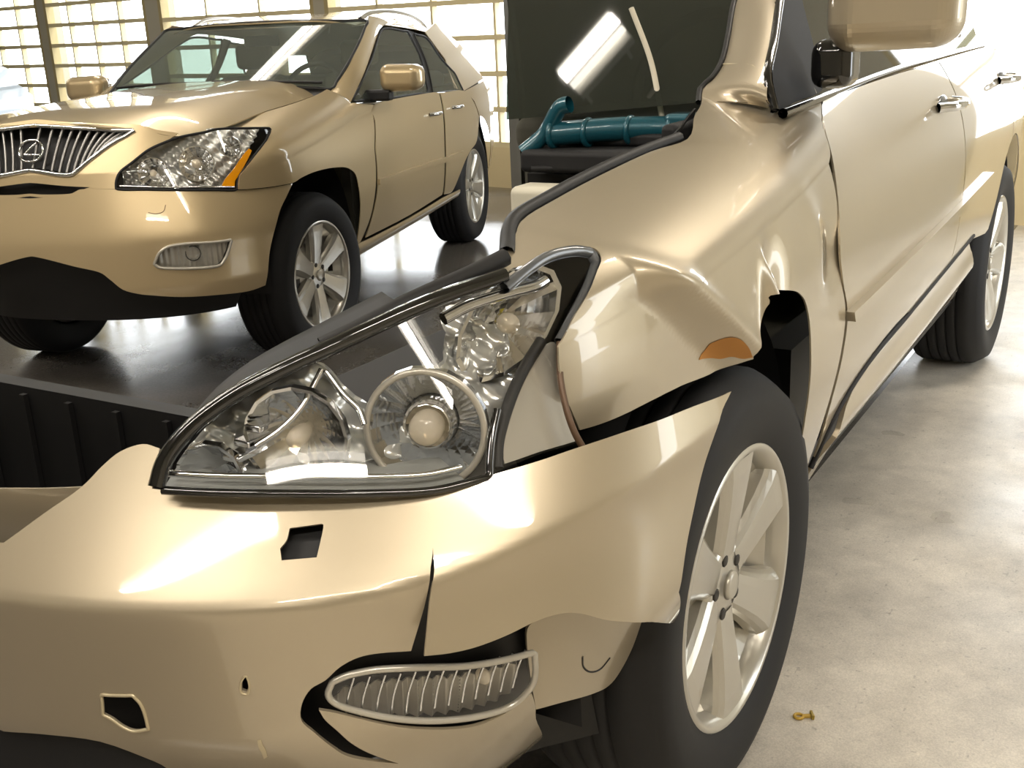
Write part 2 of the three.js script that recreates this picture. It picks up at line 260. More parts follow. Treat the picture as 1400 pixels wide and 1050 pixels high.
// ---------- outlines of panels, in the surface coordinates of each panel ----------
const OUT = {
  bumper: [[0.1265, 0.7686], [0.1819, 0.7485], [0.2144, 0.7778], [0.2462, 0.803], [0.2651, 0.8238], [0.2822, 0.8378], [0.3048, 0.845], [0.3232, 0.8413], [0.319, 0.8051], [0.3868, 0.7985], [0.4964, 0.7923], [0.5772, 0.7898], [0.6017, 0.7923], [0.5869, 0.7411], [0.5781, 0.7182], [0.5702, 0.6795], [0.5607, 0.6421], [0.5558, 0.6229], [0.5259, 0.6275], [0.5049, 0.626], [0.4871, 0.6161], [0.4723, 0.5999], [0.4578, 0.5895], [0.4479, 0.5696], [0.4452, 0.5451], [0.4562, 0.525], [0.4723, 0.4983], [0.4862, 0.4789], [0.5125, 0.4607], [0.5407, 0.4448], [0.5089, 0.478], [0.4909, 0.5018], [0.479, 0.5235], [0.4681, 0.5419], [0.463, 0.5579], [0.4794, 0.5508], [0.5071, 0.5343], [0.5515, 0.509], [0.6009, 0.4869], [0.637, 0.4777], [0.6733, 0.4848], [0.6966, 0.5011], [0.7093, 0.4685], [0.7322, 0.4103], [0.8188, 0.2766], [0.7885, 0.2521], [0.7861, 0.2521], [0.6819, 0.1144], [0.4395, 0.4068], [0.3521, 0.4417], [0.3105, 0.4569], [0.2936, 0.4769], [0.2462, 0.5039], [0.1885, 0.5002], [0.1425, 0.4873], [0.0774, 0.4541]],
  towHole: [[0.4541, 0.768], [0.4856, 0.7699], [0.4864, 0.7661], [0.4767, 0.7418], [0.4439, 0.7412], [0.4434, 0.7511], [0.4503, 0.7582]],
  lowHole: [[0.2621, 0.579], [0.2923, 0.5821], [0.2972, 0.5708], [0.2989, 0.5557], [0.2986, 0.5326], [0.2844, 0.5274], [0.274, 0.5326], [0.2659, 0.5424], [0.2579, 0.5488]],
  chipA: [[0.3958, 0.6057], [0.3998, 0.6117], [0.4011, 0.5992], [0.3982, 0.5909], [0.3944, 0.5932]],
  scuffB: [[0.3852, 0.5893], [0.4038, 0.5927], [0.4067, 0.5756], [0.3911, 0.5699]],
  chipC: [[0.4007, 0.5193], [0.4043, 0.5202], [0.4049, 0.512], [0.4069, 0.5045], [0.4075, 0.4916], [0.4035, 0.4878], [0.4026, 0.4984], [0.4008, 0.5074]],
  corner: [[0.6017, 0.7923], [0.6381, 0.7939], [0.6702, 0.7989], [0.7193, 0.8042], [0.7623, 0.8086], [0.8172, 0.8109], [0.8672, 0.8098], [0.924, 0.8064], [0.9854, 0.7956], [0.9571, 0.7768], [0.939, 0.7344], [0.9196, 0.6742], [0.9022, 0.6261], [0.8904, 0.5737], [0.9526, 0.4649], [0.8537, 0.5552], [0.8104, 0.5829], [0.768, 0.6058], [0.7397, 0.6244], [0.7174, 0.6347], [0.6954, 0.6384], [0.674, 0.6375], [0.6449, 0.633], [0.6134, 0.6301], [0.5873, 0.6306], [0.5623, 0.6335], [0.5683, 0.6616], [0.5768, 0.7045], [0.5835, 0.7244], [0.5869, 0.7411]],
  inner: [[0.702, 0.5723], [0.7099, 0.5897], [0.7289, 0.595], [0.784, 0.5777], [0.9068, 0.49], [0.8982, 0.441], [0.8812, 0.4097], [0.8624, 0.3976], [0.8318, 0.4032], [0.7749, 0.4222], [0.7307, 0.4334], [0.7165, 0.4911]],
  fog: [[0.4734, 0.5765], [0.4787, 0.5936], [0.4965, 0.6008], [0.5248, 0.6019], [0.5684, 0.5933], [0.6146, 0.58], [0.6561, 0.5724], [0.687, 0.5688], [0.6943, 0.5677], [0.6985, 0.5236], [0.6916, 0.5014], [0.6727, 0.488], [0.6352, 0.4914], [0.5832, 0.507], [0.5364, 0.527], [0.5006, 0.5466], [0.4801, 0.5615]],
  fender: [[-0.4556, 0.0682], [-0.4113, 0.0227], [-0.2836, -0.0429], [-0.1673, -0.0478], [-0.0019, -0.0261], [0.1416, 0.0031], [0.2459, 0.0409], [0.3889, 0.0128], [0.4749, 0.0039], [0.5875, -0.0172], [0.6, 0.06], [0.6129, 0.1053], [0.573, 0.1225], [0.5174, 0.1542], [0.5988, 0.191], [0.7173, 0.2142], [0.5603, 0.3059], [0.5076, 0.428], [0.4651, 0.4768], [0.4357, 0.5176], [0.4283, 0.5636], [0.4316, 0.6072], [0.4591, 0.6611], [0.4475, 0.7168], [0.4169, 0.8021], [0.4088, 0.8799], [0.4394, 0.9462], [0.302, 0.8513], [0.2657, 0.78], [0.2588, 0.7323], [0.252, 0.686], [0.2378, 0.6285], [0.2134, 0.5886], [0.1824, 0.5653], [0.1337, 0.5472], [0.0149, 0.5205], [0.0003, 0.5299], [-0.0123, 0.5464], [-0.0314, 0.5869], [-0.0272, 0.5977], [-0.0503, 0.6025], [-0.1012, 0.6008], [-0.209, 0.5835], [-0.3055, 0.5709], [-0.3816, 0.5634], [-0.4289, 0.5578], [-0.4663, 0.5519], [-0.4854, 0.5087], [-0.4914, 0.4775], [-0.4882, 0.4539], [-0.4793, 0.4264], [-0.4377, 0.3336], [-0.3776, 0.2106], [-0.3387, 0.1572], [-0.3176, 0.1129], [-0.3315, 0.0753], [-0.3718, 0.0701], [-0.4131, 0.0732], [-0.4496, 0.0877]],
  rust: [[-0.1426, 0.5693], [-0.1338, 0.5599], [-0.134, 0.5496], [-0.1246, 0.5455], [-0.1098, 0.5457], [-0.0866, 0.5553], [-0.0571, 0.5741], [-0.0322, 0.5933], [-0.0463, 0.5922], [-0.0705, 0.5831], [-0.0865, 0.5825], [-0.1111, 0.5751]],
  door: [[0.7189, 1.1047], [0.8837, 1.1112], [1.2674, 1.1238], [1.66, 1.128], [1.66, 0.95], [1.65, 0.8], [1.58, 0.6], [1.55, 0.5], [1.0489, 0.5896], [0.6652, 0.5641], [0.5042, 0.5096], [0.461, 0.4323], [0.4405, 0.5404], [0.4658, 0.6534], [0.4742, 0.7297], [0.4338, 0.7996], [0.4164, 0.8578], [0.4371, 0.9143], [0.476, 0.9682], [0.5304, 1.0146], [0.6001, 1.0615]],
  mold: [[0.4628, 0.7382], [2.1117, 0.7824], [2.1844, 0.7614], [2.1291, 0.751], [0.4757, 0.7208]],
  rocker: [[0.4906, 0.4092], [0.5253, 0.4895], [0.6821, 0.5459], [1.0689, 0.5701], [1.7698, 0.6219], [1.9682, 0.5549], [2.0264, 0.4015], [1.0799, 0.4682], [0.6526, 0.4297], [0.515, 0.3241], [0.4631, 0.3586]],
  lens: [[0.3366, 0.8166], [0.3436, 0.8328], [0.3603, 0.8538], [0.3865, 0.8783], [0.4253, 0.902], [0.474, 0.9261], [0.5169, 0.9449], [0.5613, 0.9581], [0.6187, 0.9749], [0.6693, 0.9845], [0.7223, 0.9893], [0.7664, 0.9893], [0.8299, 1.0061], [0.882, 1.003], [0.9141, 0.9929], [0.9095, 0.9801], [0.871, 0.9543], [0.82, 0.9219], [0.8014, 0.9091], [0.7859, 0.8711], [0.7817, 0.8393], [0.7778, 0.8038], [0.7287, 0.8047], [0.6816, 0.8003], [0.6617, 0.797], [0.6062, 0.7966], [0.5317, 0.8026], [0.4608, 0.8096], [0.391, 0.8132]],
  shield: [[0.5586, 0.3873], [0.5854, 0.2595], [0.6011, 0.1602], [0.5975, 0.1104], [0.5861, 0.0813], [0.5975, 0.0328]],
  winEdge: [[0.7276, 1.2967], [0.604, 1.2211], [0.4992, 1.1587], [0.4602, 1.1244], [0.4764, 1.103], [0.7756, 1.115], [2.2626, 1.1305]],
  seamTop: [[0.3352, 1.2048], [0.5006, 1.1707], [0.4719, 1.3001]],
  lip: [[0.0914, 0.7687], [0.1479, 0.7798], [0.1941, 0.7866], [0.2368, 0.793], [0.2236, 0.7693], [0.186, 0.736], [0.1333, 0.6949], [0.072, 0.6606]],
  lampPts: [[0.6347, 0.8388], [0.4793, 0.8444], [0.7786, 0.9265], [0.6105, 0.854], [0.3819, 0.8117], [0.7329, 0.9593], [0.8347, 0.8911]],
  sidePanel: [[0.7972, 0.9063], [0.8155, 0.9024], [0.7987, 0.868], [0.7931, 0.8318], [0.7876, 0.7977], [0.7394, 0.799], [0.691, 0.7969], [0.6944, 0.8225], [0.7224, 0.8562], [0.7577, 0.8854]],
  loop: [[0.7516, 0.9816], [0.7958, 0.9963], [0.8382, 1.0047], [0.882, 1.003], [0.9096, 0.9948], [0.9106, 0.9817], [0.8843, 0.9621], [0.8416, 0.9361], [0.8022, 0.9106]],
  post: [[0.8022, 0.9106], [0.7902, 0.8866], [0.7824, 0.8637], [0.7781, 0.8362], [0.7784, 0.8141], [0.782, 0.7969]],
  topRim: [[0.3319, 0.8194], [0.3388, 0.8433], [0.3547, 0.8659], [0.3801, 0.8882], [0.4186, 0.9114], [0.4666, 0.9313], [0.5083, 0.9452], [0.5611, 0.9613], [0.6177, 0.9766], [0.6783, 0.988], [0.7555, 0.9965]],
  topRim2: [[0.5116, 0.941], [0.5686, 0.9583], [0.6308, 0.977], [0.698, 0.9908], [0.7875, 1.0072]],
  baseRim: [[0.3366, 0.8152], [0.3909, 0.8118], [0.4606, 0.8075], [0.5314, 0.8005], [0.5977, 0.7937], [0.6377, 0.7944], [0.6613, 0.7956], [0.6761, 0.8318], [0.6927, 0.8593]],
  darkDiag: [[0.785, 0.9137], [0.7473, 0.8892], [0.7164, 0.8609], [0.6893, 0.8258], [0.678, 0.7975]],
  chrTop: [[0.6624, 0.9585], [0.6999, 0.9677], [0.756, 0.9723], [0.8035, 0.9728], [0.8241, 0.9761]],
  dividerA: [[0.5125, 0.9152], [0.5284, 0.8897], [0.542, 0.8734], [0.5457, 0.8581]],
  dividerB: [[0.4269, 0.8456], [0.4513, 0.8588], [0.4775, 0.8791], [0.4972, 0.9036], [0.5078, 0.9178]],
  sail: [[0.4629, 1.1162], [0.5068, 1.1582], [0.6123, 1.2207], [0.7388, 1.3023], [0.7726, 1.331], [0.8938, 1.3309], [0.8677, 1.2933], [0.8181, 1.1644], [0.7808, 1.1191], [0.6163, 1.1117], [0.4866, 1.1048]],
  bumper2: [[0, 0.85], [-0.0118, 0.8803], [0.0265, 0.8688], [0.0821, 0.8725], [0.1091, 0.8872], [0.1349, 0.8953], [0.2348, 0.8889], [0.427, 0.8713], [0.6624, 0.8435], [0.7975, 0.8313], [0.9387, 0.8224], [0.886, 0.7831], [0.8246, 0.7314], [0.7778, 0.6536], [0.7477, 0.5716], [0.7274, 0.4551], [0.6507, 0.4482], [0.5308, 0.4576], [0.3994, 0.4701], [0.3047, 0.488], [0.2601, 0.4984], [0.2141, 0.5197], [0.1805, 0.5617], [0.1528, 0.5914], [0.0858, 0.6162], [0.0191, 0.6424], [-0.021, 0.6731]],
  fog2: [[0.3218, 0.6099], [0.3427, 0.6499], [0.3757, 0.6713], [0.4391, 0.6748], [0.5176, 0.6681], [0.5943, 0.6657], [0.5783, 0.6256], [0.5579, 0.5917], [0.5285, 0.5737], [0.4283, 0.5803], [0.343, 0.5936]],
  grille2: [[-0.0269, 1.1269], [-0.0045, 1.1234], [0.0711, 1.115], [0.208, 1.1014], [0.241, 1.0972], [0.3143, 1.0932], [0.2779, 1.0746], [0.2432, 1.0584], [0.2046, 1.0348], [0.1514, 0.9938], [0.1179, 0.962], [0.0988, 0.9487], [0.0641, 0.9499], [0.0015, 0.9659], [-0.0319, 0.9798]],
  slot2: [[-0.0122, 0.9275], [-0.0002, 0.9219], [0.0731, 0.9092], [0.1525, 0.901], [0.124, 0.8918], [0.0924, 0.88], [0.0266, 0.8793], [-0.0119, 0.8934]],
  nose2: [[-0.0277, 1.1347], [-0.0049, 1.1312], [0.0709, 1.1227], [0.2084, 1.1091], [0.3315, 1.1], [0.3969, 1.0777], [0.4792, 1.0601], [0.4094, 1.0404], [0.3493, 1.0186], [0.2937, 0.981], [0.2523, 0.9528], [0.2354, 0.9227], [0.2304, 0.8905], [0.1349, 0.8953], [0.1091, 0.8872], [0.0821, 0.8725], [0.0265, 0.8688], [-0.0118, 0.8803]],
  lamp2: [[0.232, 0.893], [0.2364, 0.9226], [0.2533, 0.9528], [0.2937, 0.981], [0.3503, 1.0185], [0.4094, 1.0404], [0.4815, 1.0575], [0.5893, 1.0669], [0.6733, 1.072], [0.9077, 1.0507], [0.92, 1.0376], [0.8703, 1.0046], [0.7791, 0.9585], [0.7052, 0.9104], [0.6734, 0.8806], [0.6604, 0.8476]],
  amber2: [[0.6024, 0.8624], [0.6286, 0.8918], [0.6768, 0.9242], [0.7345, 0.9668], [0.7746, 0.987], [0.7851, 0.9773], [0.7372, 0.9387], [0.6878, 0.8952], [0.6663, 0.8788], [0.6555, 0.8527]],
  fender2: [[-0.372, -0.0708], [-0.2222, -0.0757], [-0.037, -0.0406], [0.1761, 0.0372], [0.3983, 0.0936], [0.5369, 0.1114], [0.5264, 0.1972], [0.5437, 0.3196], [0.6736, 0.3749], [0.821, 0.4207], [0.7309, 0.4867], [0.6408, 0.57], [0.6264, 0.6515], [0.5975, 0.7317], [0.5475, 0.8142], [0.4488, 0.8951], [0.3962, 0.8888], [0.395, 0.8301], [0.3964, 0.7476], [0.3828, 0.6853], [0.3594, 0.6326], [0.3028, 0.6014], [0.2196, 0.5778], [0.056, 0.5535], [-0.1001, 0.5397], [-0.2386, 0.5363], [-0.3247, 0.5384], [-0.5028, 0.517], [-0.6365, 0.4965], [-0.6268, 0.4647], [-0.6011, 0.4207], [-0.5167, 0.3174], [-0.3901, 0.2199], [-0.2702, 0.1404], [-0.2542, 0.095]],
  hood2: [[-0.7909, -0.0865], [-0.8072, -0.0275], [-0.837, 0.1459], [-0.8219, 0.3298], [-0.7534, 0.4428], [-0.7474, 0.5212], [-0.7016, 0.5927], [-0.5749, 0.6392], [-0.4681, 0.6627], [-0.2853, 0.6572], [-0.0408, 0.6421], [0.2865, 0.6366], [0.6139, 0.6164], [0.8169, 0.5861], [0.603, 0.4899], [0.421, 0.4136]],
  shield2: [[-0.6307, 0.2729], [-0.5804, 0.4696], [-0.4854, 0.6225], [-0.3633, 0.7757], [-0.2, 0.8879], [-0.0852, 0.9162], [0.3199, 0.8751], [0.668, 0.8178], [0.6895, 0.6078], [0.7122, 0.3105], [0.7058, 0.1082], [0.6973, 0.0436], [0.4778, 0.0933], [0.3166, 0.1091], [0.0396, 0.1814], [-0.2643, 0.2334]],
  pilIn2: [[0.68, 0.0133], [0.7027, 0.051], [0.7122, 0.3105], [0.6895, 0.6078], [0.6713, 0.8366]],
  pilOut2: [[0.5882, 1.076], [0.6462, 1.0958], [0.9833, 1.2063], [1.3404, 1.341], [1.5397, 1.4099]],
  winA2: [[0.6373, 1.0826], [1.142, 1.254], [1.4704, 1.3801], [1.6423, 1.404], [1.9708, 1.3771], [1.9663, 1.2263], [1.8049, 1.0428], [1.11, 1.0575]],
  winB2: [[2.0602, 1.3625], [2.2756, 1.3313], [2.3593, 1.214], [2.5096, 1.1078], [2.5101, 1.0027], [1.8905, 1.0326], [2.0288, 1.2024]],
  roofEdge2: [[1.5512, 1.4175], [1.7072, 1.4628], [2.0636, 1.4173], [2.5007, 1.3118], [2.6804, 1.1682], [2.7062, 0.9847]],
  doorA2: [[0.8639, 1.0502], [1.7073, 1.0442], [1.8817, 1.032], [1.8499, 0.8963], [1.8197, 0.6462], [1.8529, 0.4437], [1.2107, 0.4311], [0.5164, 0.4389], [0.5711, 0.5299], [0.6289, 0.6463], [0.6468, 0.7544], [0.6605, 0.8625], [0.7488, 0.9774]],
  doorB2: [[1.9098, 1.03], [2.4192, 1.008], [2.603, 0.9217], [2.7007, 0.8206], [2.6053, 0.6798], [2.4478, 0.637], [2.3091, 0.585], [2.1882, 0.4967], [2.0836, 0.4263], [1.8897, 0.4381], [1.8518, 0.6422], [1.8801, 0.8936]],
  mold2: [[0.635, 0.7026], [2.2255, 0.6538], [2.2634, 0.6314], [2.2287, 0.622], [0.6317, 0.6817]],
  mirror2: [[0.9856, 1.0963], [1.0815, 1.1603], [1.197, 1.1913], [1.4019, 1.2076], [1.9552, 1.1847], [1.7917, 1.0436]],
  handle2: [[1.6391, 0.9232], [1.7662, 0.912], [2.0963, 0.9263]],
};

// ---------- wheel: axis along +x, outer face at x = 0, centre at origin ----------
const wheelGeo = (() => {
  const R = .368, r = .243, W = .225;
  const rotX = (g) => { g.rotateZ(-Math.PI / 2); return g; };                    // lathe axis y -> x
  const prof = [[r - .012, .004], [r + .004, .012], [r + .03, .022], [r + .07, .026], [r + .095, .02], [R - .018, .004], [R - .006, -.016]];
  for (let k = 0; k < 5; k++) { const y = -.03 - k * (W - .06) / 5; prof.push([R, y], [R, y - .024], [R - .009, y - .0255], [R - .009, y - .031]); }
  prof.push([R, -W + .028], [R - .008, -W + .012], [R - .03, -W - .004], [r + .06, -W - .02], [r, -W - .006], [r - .012, -W + .005]);
  const tire = rotX(lathe(prof, 72));
  const rim = rotX(lathe([[r + .002, .010], [r - .002, .014], [r - .010, .012], [r - .016, .002], [r - .024, -.012], [r - .028, -.06], [r - .04, -.12], [r - .02, -W + .01]], 72));
  const back = rotX(lathe([[.0, -.085], [.15, -.085], [.155, -.075], [.155, -.07], [.05, -.068], [0, -.068]].reverse(), 48));
  const hub = rotX(lathe([[0, -.008], [.028, -.009], [.034, -.013], [.066, -.014], [.076, -.020], [.080, -.034], [.082, -.06], [0, -.06]].reverse(), 40));
  const lug = rotX(lathe([[0, -.0105], [.009, -.0105], [.0115, -.0125], [.0115, -.045], [0, -.045]].reverse(), 10));
  const cap = rotX(lathe([[0, .001], [.02, 0], [.0245, -.003], [.026, -.009], [.0, -.01]].reverse(), 32));
  // spoke, lying along +y in its own plane: broad blade that widens to the rim, with a raised middle
  const spoke = (() => {
    const st = [[.05, .038, -.014], [.085, .041, -.009], [.12, .045, -.004], [.16, .051, .001], [.2, .060, .005], [.228, .072, .006]];
    const pos = [], idx = [], rows = [];
    st.forEach(([y, w, x]) => { rows.push([[x - .036, -w], [x - .014, -w * .97], [x - .006, -w * .84], [x + .001, -w * .66], [x + .002, -w * .3], [x + .002, w * .3], [x + .001, w * .66], [x - .006, w * .84], [x - .014, w * .97], [x - .036, w]].map(([a, b]) => [a, y, b])); });
    for (const rw of rows) for (const p of rw) pos.push(...p);
    const m = rows[0].length;
    for (let i = 0; i < rows.length - 1; i++) for (let j = 0; j < m; j++) { const j2 = (j + 1) % m, a = i * m + j, b = i * m + j2, c = (i + 1) * m + j2, d = (i + 1) * m + j; idx.push(a, b, c, a, c, d); }
    const g = new THREE.BufferGeometry(); g.setAttribute('position', new THREE.Float32BufferAttribute(pos, 3)); g.setIndex(idx); g.setAttribute('uv', new THREE.Float32BufferAttribute(new Float32Array(pos.length / 3 * 2), 2));
    let q = g.toNonIndexed(); q.computeVertexNormals();
    // face the winding outward
    const n = q.attributes.normal, pp = q.attributes.position; let s = 0; for (let i = 0; i < n.count; i++) if (pp.getX(i) > -.015) s += n.getX(i);
    if (s < 0) { const ix = []; for (let i = 0; i < pp.count; i += 3) ix.push(i, i + 2, i + 1); q.setIndex(ix); q = q.toNonIndexed(); q.computeVertexNormals(); }
    return q;
  })();
  // web between two spokes: the sloping floor that closes most of each window, leaving a slot
  const web = (() => {
    const pos = [], a0 = -.36, a1 = .36, pts = [];
    const ring = [[.06, -.03], [.10, -.040], [.15, -.05], [.19, -.048], [.230, -.012]];
    for (let i = 0; i < ring.length - 1; i++) for (let k = 0; k < 6; k++) {
      const A = lerp(a0, a1, k / 6), B = lerp(a0, a1, (k + 1) / 6), [r0, x0] = ring[i], [r1, x1] = ring[i + 1];
      if (i === 2 && k >= 2 && k <= 3) continue;
      const q = (r_, x_, a) => [x_, r_ * Math.cos(a), r_ * Math.sin(a)];
      const p = [q(r0, x0, A), q(r0, x0, B), q(r1, x1, B), q(r1, x1, A)];
      pos.push(...p[0], ...p[2], ...p[1], ...p[0], ...p[3], ...p[2]);
    }
    const g = new THREE.BufferGeometry(); g.setAttribute('position', new THREE.Float32BufferAttribute(pos, 3)); g.setAttribute('uv', new THREE.Float32BufferAttribute(new Float32Array(pos.length / 3 * 2), 2)); g.computeVertexNormals(); return g;
  })();
  const disc = rotX(lathe([[0, -.11], [.16, -.11], [.16, -.12], [0, -.12]].reverse(), 40));
  return { tire, rim, back, hub, lug, cap, spoke, web, disc };
})();
function makeWheel(parent, name, [u, w, h], scale, turn, steer, flip, label) {
  const g = grp(name, parent, label); g.position.copy(V(u, w, h)); g.scale.setScalar(scale); g.rotation.set(0, (flip ? Math.PI : 0) - steer, 0);
  obj('tire', wheelGeo.tire, M.rubber, g, 'black ribbed rubber tire'); obj('rim', wheelGeo.rim, M.alloy, g, 'silver alloy rim');
  obj('brake_disc', wheelGeo.disc, M.steel, g); obj('hub', wheelGeo.hub, M.alloy, g); obj('hub_cap', wheelGeo.cap, M.silver, g);
  for (let k = 0; k < 6; k++) { const a = turn + k * Math.PI / 3; const s = obj('spoke', wheelGeo.spoke, M.alloy, g); s.rotation.x = a; const b = obj('spoke_web', wheelGeo.web, M.alloy, g); b.rotation.x = a + Math.PI / 6; }
  for (let k = 0; k < 5; k++) { const l = obj('lug_nut', wheelGeo.lug, M.alloyDark, g); const a = turn + .3 + k * Math.PI * .4; l.position.set(0, Math.cos(a) * .051, Math.sin(a) * .051); }
  return g;
}
function archLiner(parent, uc, hc, R, w0, w1, mirror) {
  const pts = [], geos = []; const n = 22, a0 = -.02, a1 = Math.PI + .1, pos = [], idx = [];
  for (let i = 0; i <= n; i++) { const a = lerp(a0, a1, i / n); for (const w of [w0, w1]) pos.push((mirror ? -1 : 1) * w, hc + R * Math.sin(a), -(uc + R * Math.cos(a))); }
  for (let i = 0; i < n; i++) { const a = i * 2; idx.push(a, a + 1, a + 3, a, a + 3, a + 2); }
  const c = pos.length / 3; pos.push((mirror ? -1 : 1) * w0, hc, -uc); for (let i = 0; i < n; i++) idx.push(c, i * 2, i * 2 + 2);
  const g = new THREE.BufferGeometry(); g.setAttribute('position', new THREE.Float32BufferAttribute(pos, 3)); g.setIndex(idx); g.setAttribute('uv', new THREE.Float32BufferAttribute(new Float32Array(pos.length / 3 * 2), 2)); g.computeVertexNormals();
  return obj('wheel_arch_liner', g, M.dark, parent);
}

// ---------- the workshop ----------
const wallA = [5.56, .59], wallT = [.158, -.987], wallN = [.987, .158];           // back wall: point, direction to the car's right, outward
const onWall = (t, h, out = 0) => V(wallA[0] + wallT[0] * t + wallN[0] * out, wallA[1] + wallT[1] * t + wallN[1] * out, h);
const wallTurn = Math.atan2(wallT[0], -wallT[1]);
{
  const conc = noiseTex(1024, (x, y) => {
    const a = x / 1024, b = y / 1024, n = fbm(a, b, 6, 11), f = fbm(a, b, 40, 21), g = hash(x, y, 5), spot = Math.max(0, vnoise(a * 90, b * 90, 90, 31) - .86) * 5, v = 186 + (n - .5) * 46 + (f - .5) * 34 + (g - .5) * 26 - spot * 5 - Math.max(0, vnoise(a * 260, b * 200, 260, 77) - .9) * 420;
    return [v, v * .965, v * .90];
  }, 1);
  conc.repeat.set(.5, .5);
  const rough = noiseTex(512, (x, y) => { const v = 105 + (fbm(x / 512, y / 512, 8, 41) - .5) * 120; return [v, v, v]; }, .5, false);
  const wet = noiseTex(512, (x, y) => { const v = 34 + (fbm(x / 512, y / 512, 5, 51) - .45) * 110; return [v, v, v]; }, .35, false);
  const shadedWet = noiseTex(512, (x, y) => { const n = fbm(x / 512, y / 512, 7, 61), g = hash(x, y, 9), v = 96 + (n - .5) * 46 + (g - .5) * 12; return [v, v * .955, v * .90]; }, .4);  // wet concrete, its colour darkened further for the shade round the whole car
  const slab = (x0, x1, z0, z1) => { const g = box(x0, x1, -.25, 0, z0, z1); const p = g.attributes.position, n = g.attributes.normal, uv = g.attributes.uv; for (let i = 0; i < p.count; i++) if (Math.abs(n.getY(i)) > .5) uv.setXY(i, p.getX(i), p.getZ(i)); return g; };
  const f1 = struct('floor', slab(.62, 6.2, -9.5, 7), std('#ffffff', 1, 0, { map: conc, roughnessMap: rough }));
  f1.userData.label = 'pale worn concrete floor beside the damaged car'; f1.userData.category = 'floor';
  const f2 = struct('floor', slab(-13.5, .62, -9.5, 7), std('#ffffff', 1, 0, { map: shadedWet, roughnessMap: wet }));
  f2.userData.label = 'wet glossy concrete floor with painted shade under the whole car'; f2.userData.category = 'floor';
  const wallMat = std('#aba492', .8), ceilMat = std('#b9b3a2', .9);
  // back wall: solid pieces round the doors, t to the car's right, h up
  const H = 3.7;
  const wallBox = (t0, t1, h0, h1, th = .2) => { const g = new THREE.BoxGeometry(t1 - t0, h1 - h0, th); g.rotateY(-wallTurn); const c = onWall((t0 + t1) / 2, (h0 + h1) / 2, th / 2); g.translate(c.x, c.y, c.z); return g; };
  const doors = [[-.95, 1.0], [3.25, 5.86], [6.0, 8.33], [8.55, 10.52], [10.66, 12.6]];
  const solid = []; let last = -6.5; for (const [a, b] of doors) { solid.push(wallBox(last, a, 0, H)); solid.push(wallBox(a, b, 2.9, H)); last = b; } solid.push(wallBox(last, 16, 0, H));
  const wb = struct('wall_back', solid, wallMat); wb.userData.label = 'tan workshop back wall between the glazed overhead doors'; wb.userData.category = 'wall';
  const rail = std('#ddcfa6', .55), post = std('#a8986c', .6), solidPanel = std('#d9c79c', .6);
  const pane = phy('#ffffff', .04, 0, { transmission: 1, thickness: 0, ior: 1.1 });
  const glazed = (name, t0, t1, h0, rowH, cols, label) => {
    const d = thing(name, label, 'door'); d.userData.kind = 'structure';
    const n = Math.round((2.9 - h0) / rowH);
    obj('lower_panel', wallBox(t0 + .02, t1 - .02, 0, h0 - .02, .05), solidPanel, d);
    const xs = [t0 + .03, ...cols, t1 - .03];
    for (let k = 0; k <= n; k++) { const h = h0 + k * rowH; obj('rail', wallBox(t0 + .02, t1 - .02, h - .02, Math.min(2.9, h + .02), .06), rail, d); }
    for (const x of xs) obj('stile', wallBox(x - .012, x + .012, h0, 2.9, .062), rail, d);
    for (let k = 0; k < n; k++) for (let i = 0; i < xs.length - 1; i++) {
      const g = new THREE.PlaneGeometry(xs[i + 1] - xs[i], rowH); g.rotateY(-wallTurn); const c = onWall((xs[i] + xs[i + 1]) / 2, h0 + (k + .5) * rowH, .03); g.translate(c.x, c.y, c.z); obj('pane', g, pane, d);
    }
    for (const t of [t0, t1]) obj('door_track', wallBox(t - .05, t + .05, 0, 2.95, .09), post, d);
  };
  glazed('door_1', -.95, 1.0, .62, .76, [.0], 'glazed overhead door with a tall lower panel behind the damaged car');
  glazed('door_2', 3.25, 5.86, .34, .272, [3.93, 4.59, 5.21], 'wide glazed overhead door behind the tail of the whole car');
  glazed('door_3', 6.0, 8.33, .34, .272, [6.75, 7.55], 'glazed overhead door behind the whole car windshield');
  glazed('door_4', 8.55, 10.52, .36, .216, [9.05, 9.55, 10.03], 'glazed overhead door of small panes behind the whole car hood');
  glazed('door_5', 10.66, 12.6, .36, .216, [11.15, 11.65, 12.1], 'glazed overhead door beside the pale grey parked car');
  // side, front walls and ceiling, all outside the frame; the side wall has a big open doorway that lets daylight in on the floor
  const xr = 4.2, gate = [-4.6, -1.7];
  const wr = struct('wall_right', [box(xr, xr + .2, 0, H, -5.0, gate[0]), box(xr, xr + .2, 0, H, gate[1], 7), box(xr, xr + .2, 3.0, H, gate[0], gate[1])], wallMat);
  wr.userData.label = 'side wall of the workshop with an open doorway'; wr.userData.category = 'wall';
  const wl = struct('wall_left', box(-13.2, -13, 0, H, -7.8, 7), wallMat); wl.userData.label = 'far side wall of the workshop'; wl.userData.category = 'wall';
  const wf = struct('wall_front', box(-13, 4.4, 0, H, 6.8, 7), wallMat); wf.userData.label = 'workshop wall facing both cars'; wf.userData.category = 'wall';
  const a0 = onWall(-4.0, 0, .2), a1 = onWall(14.1, 0, .2), sh = new THREE.Shape([[4.4, 7], [a0.x, a0.z], [a1.x, a1.z], [-13.2, 7]].map(([x, z]) => new THREE.Vector2(x, -z)));
  const cg = new THREE.ExtrudeGeometry(sh, { depth: .2, bevelEnabled: false }); cg.rotateX(-Math.PI / 2); cg.translate(0, H, 0);
  const ce = struct('ceiling', cg, ceilMat); ce.userData.label = 'workshop ceiling'; ce.userData.category = 'ceiling';
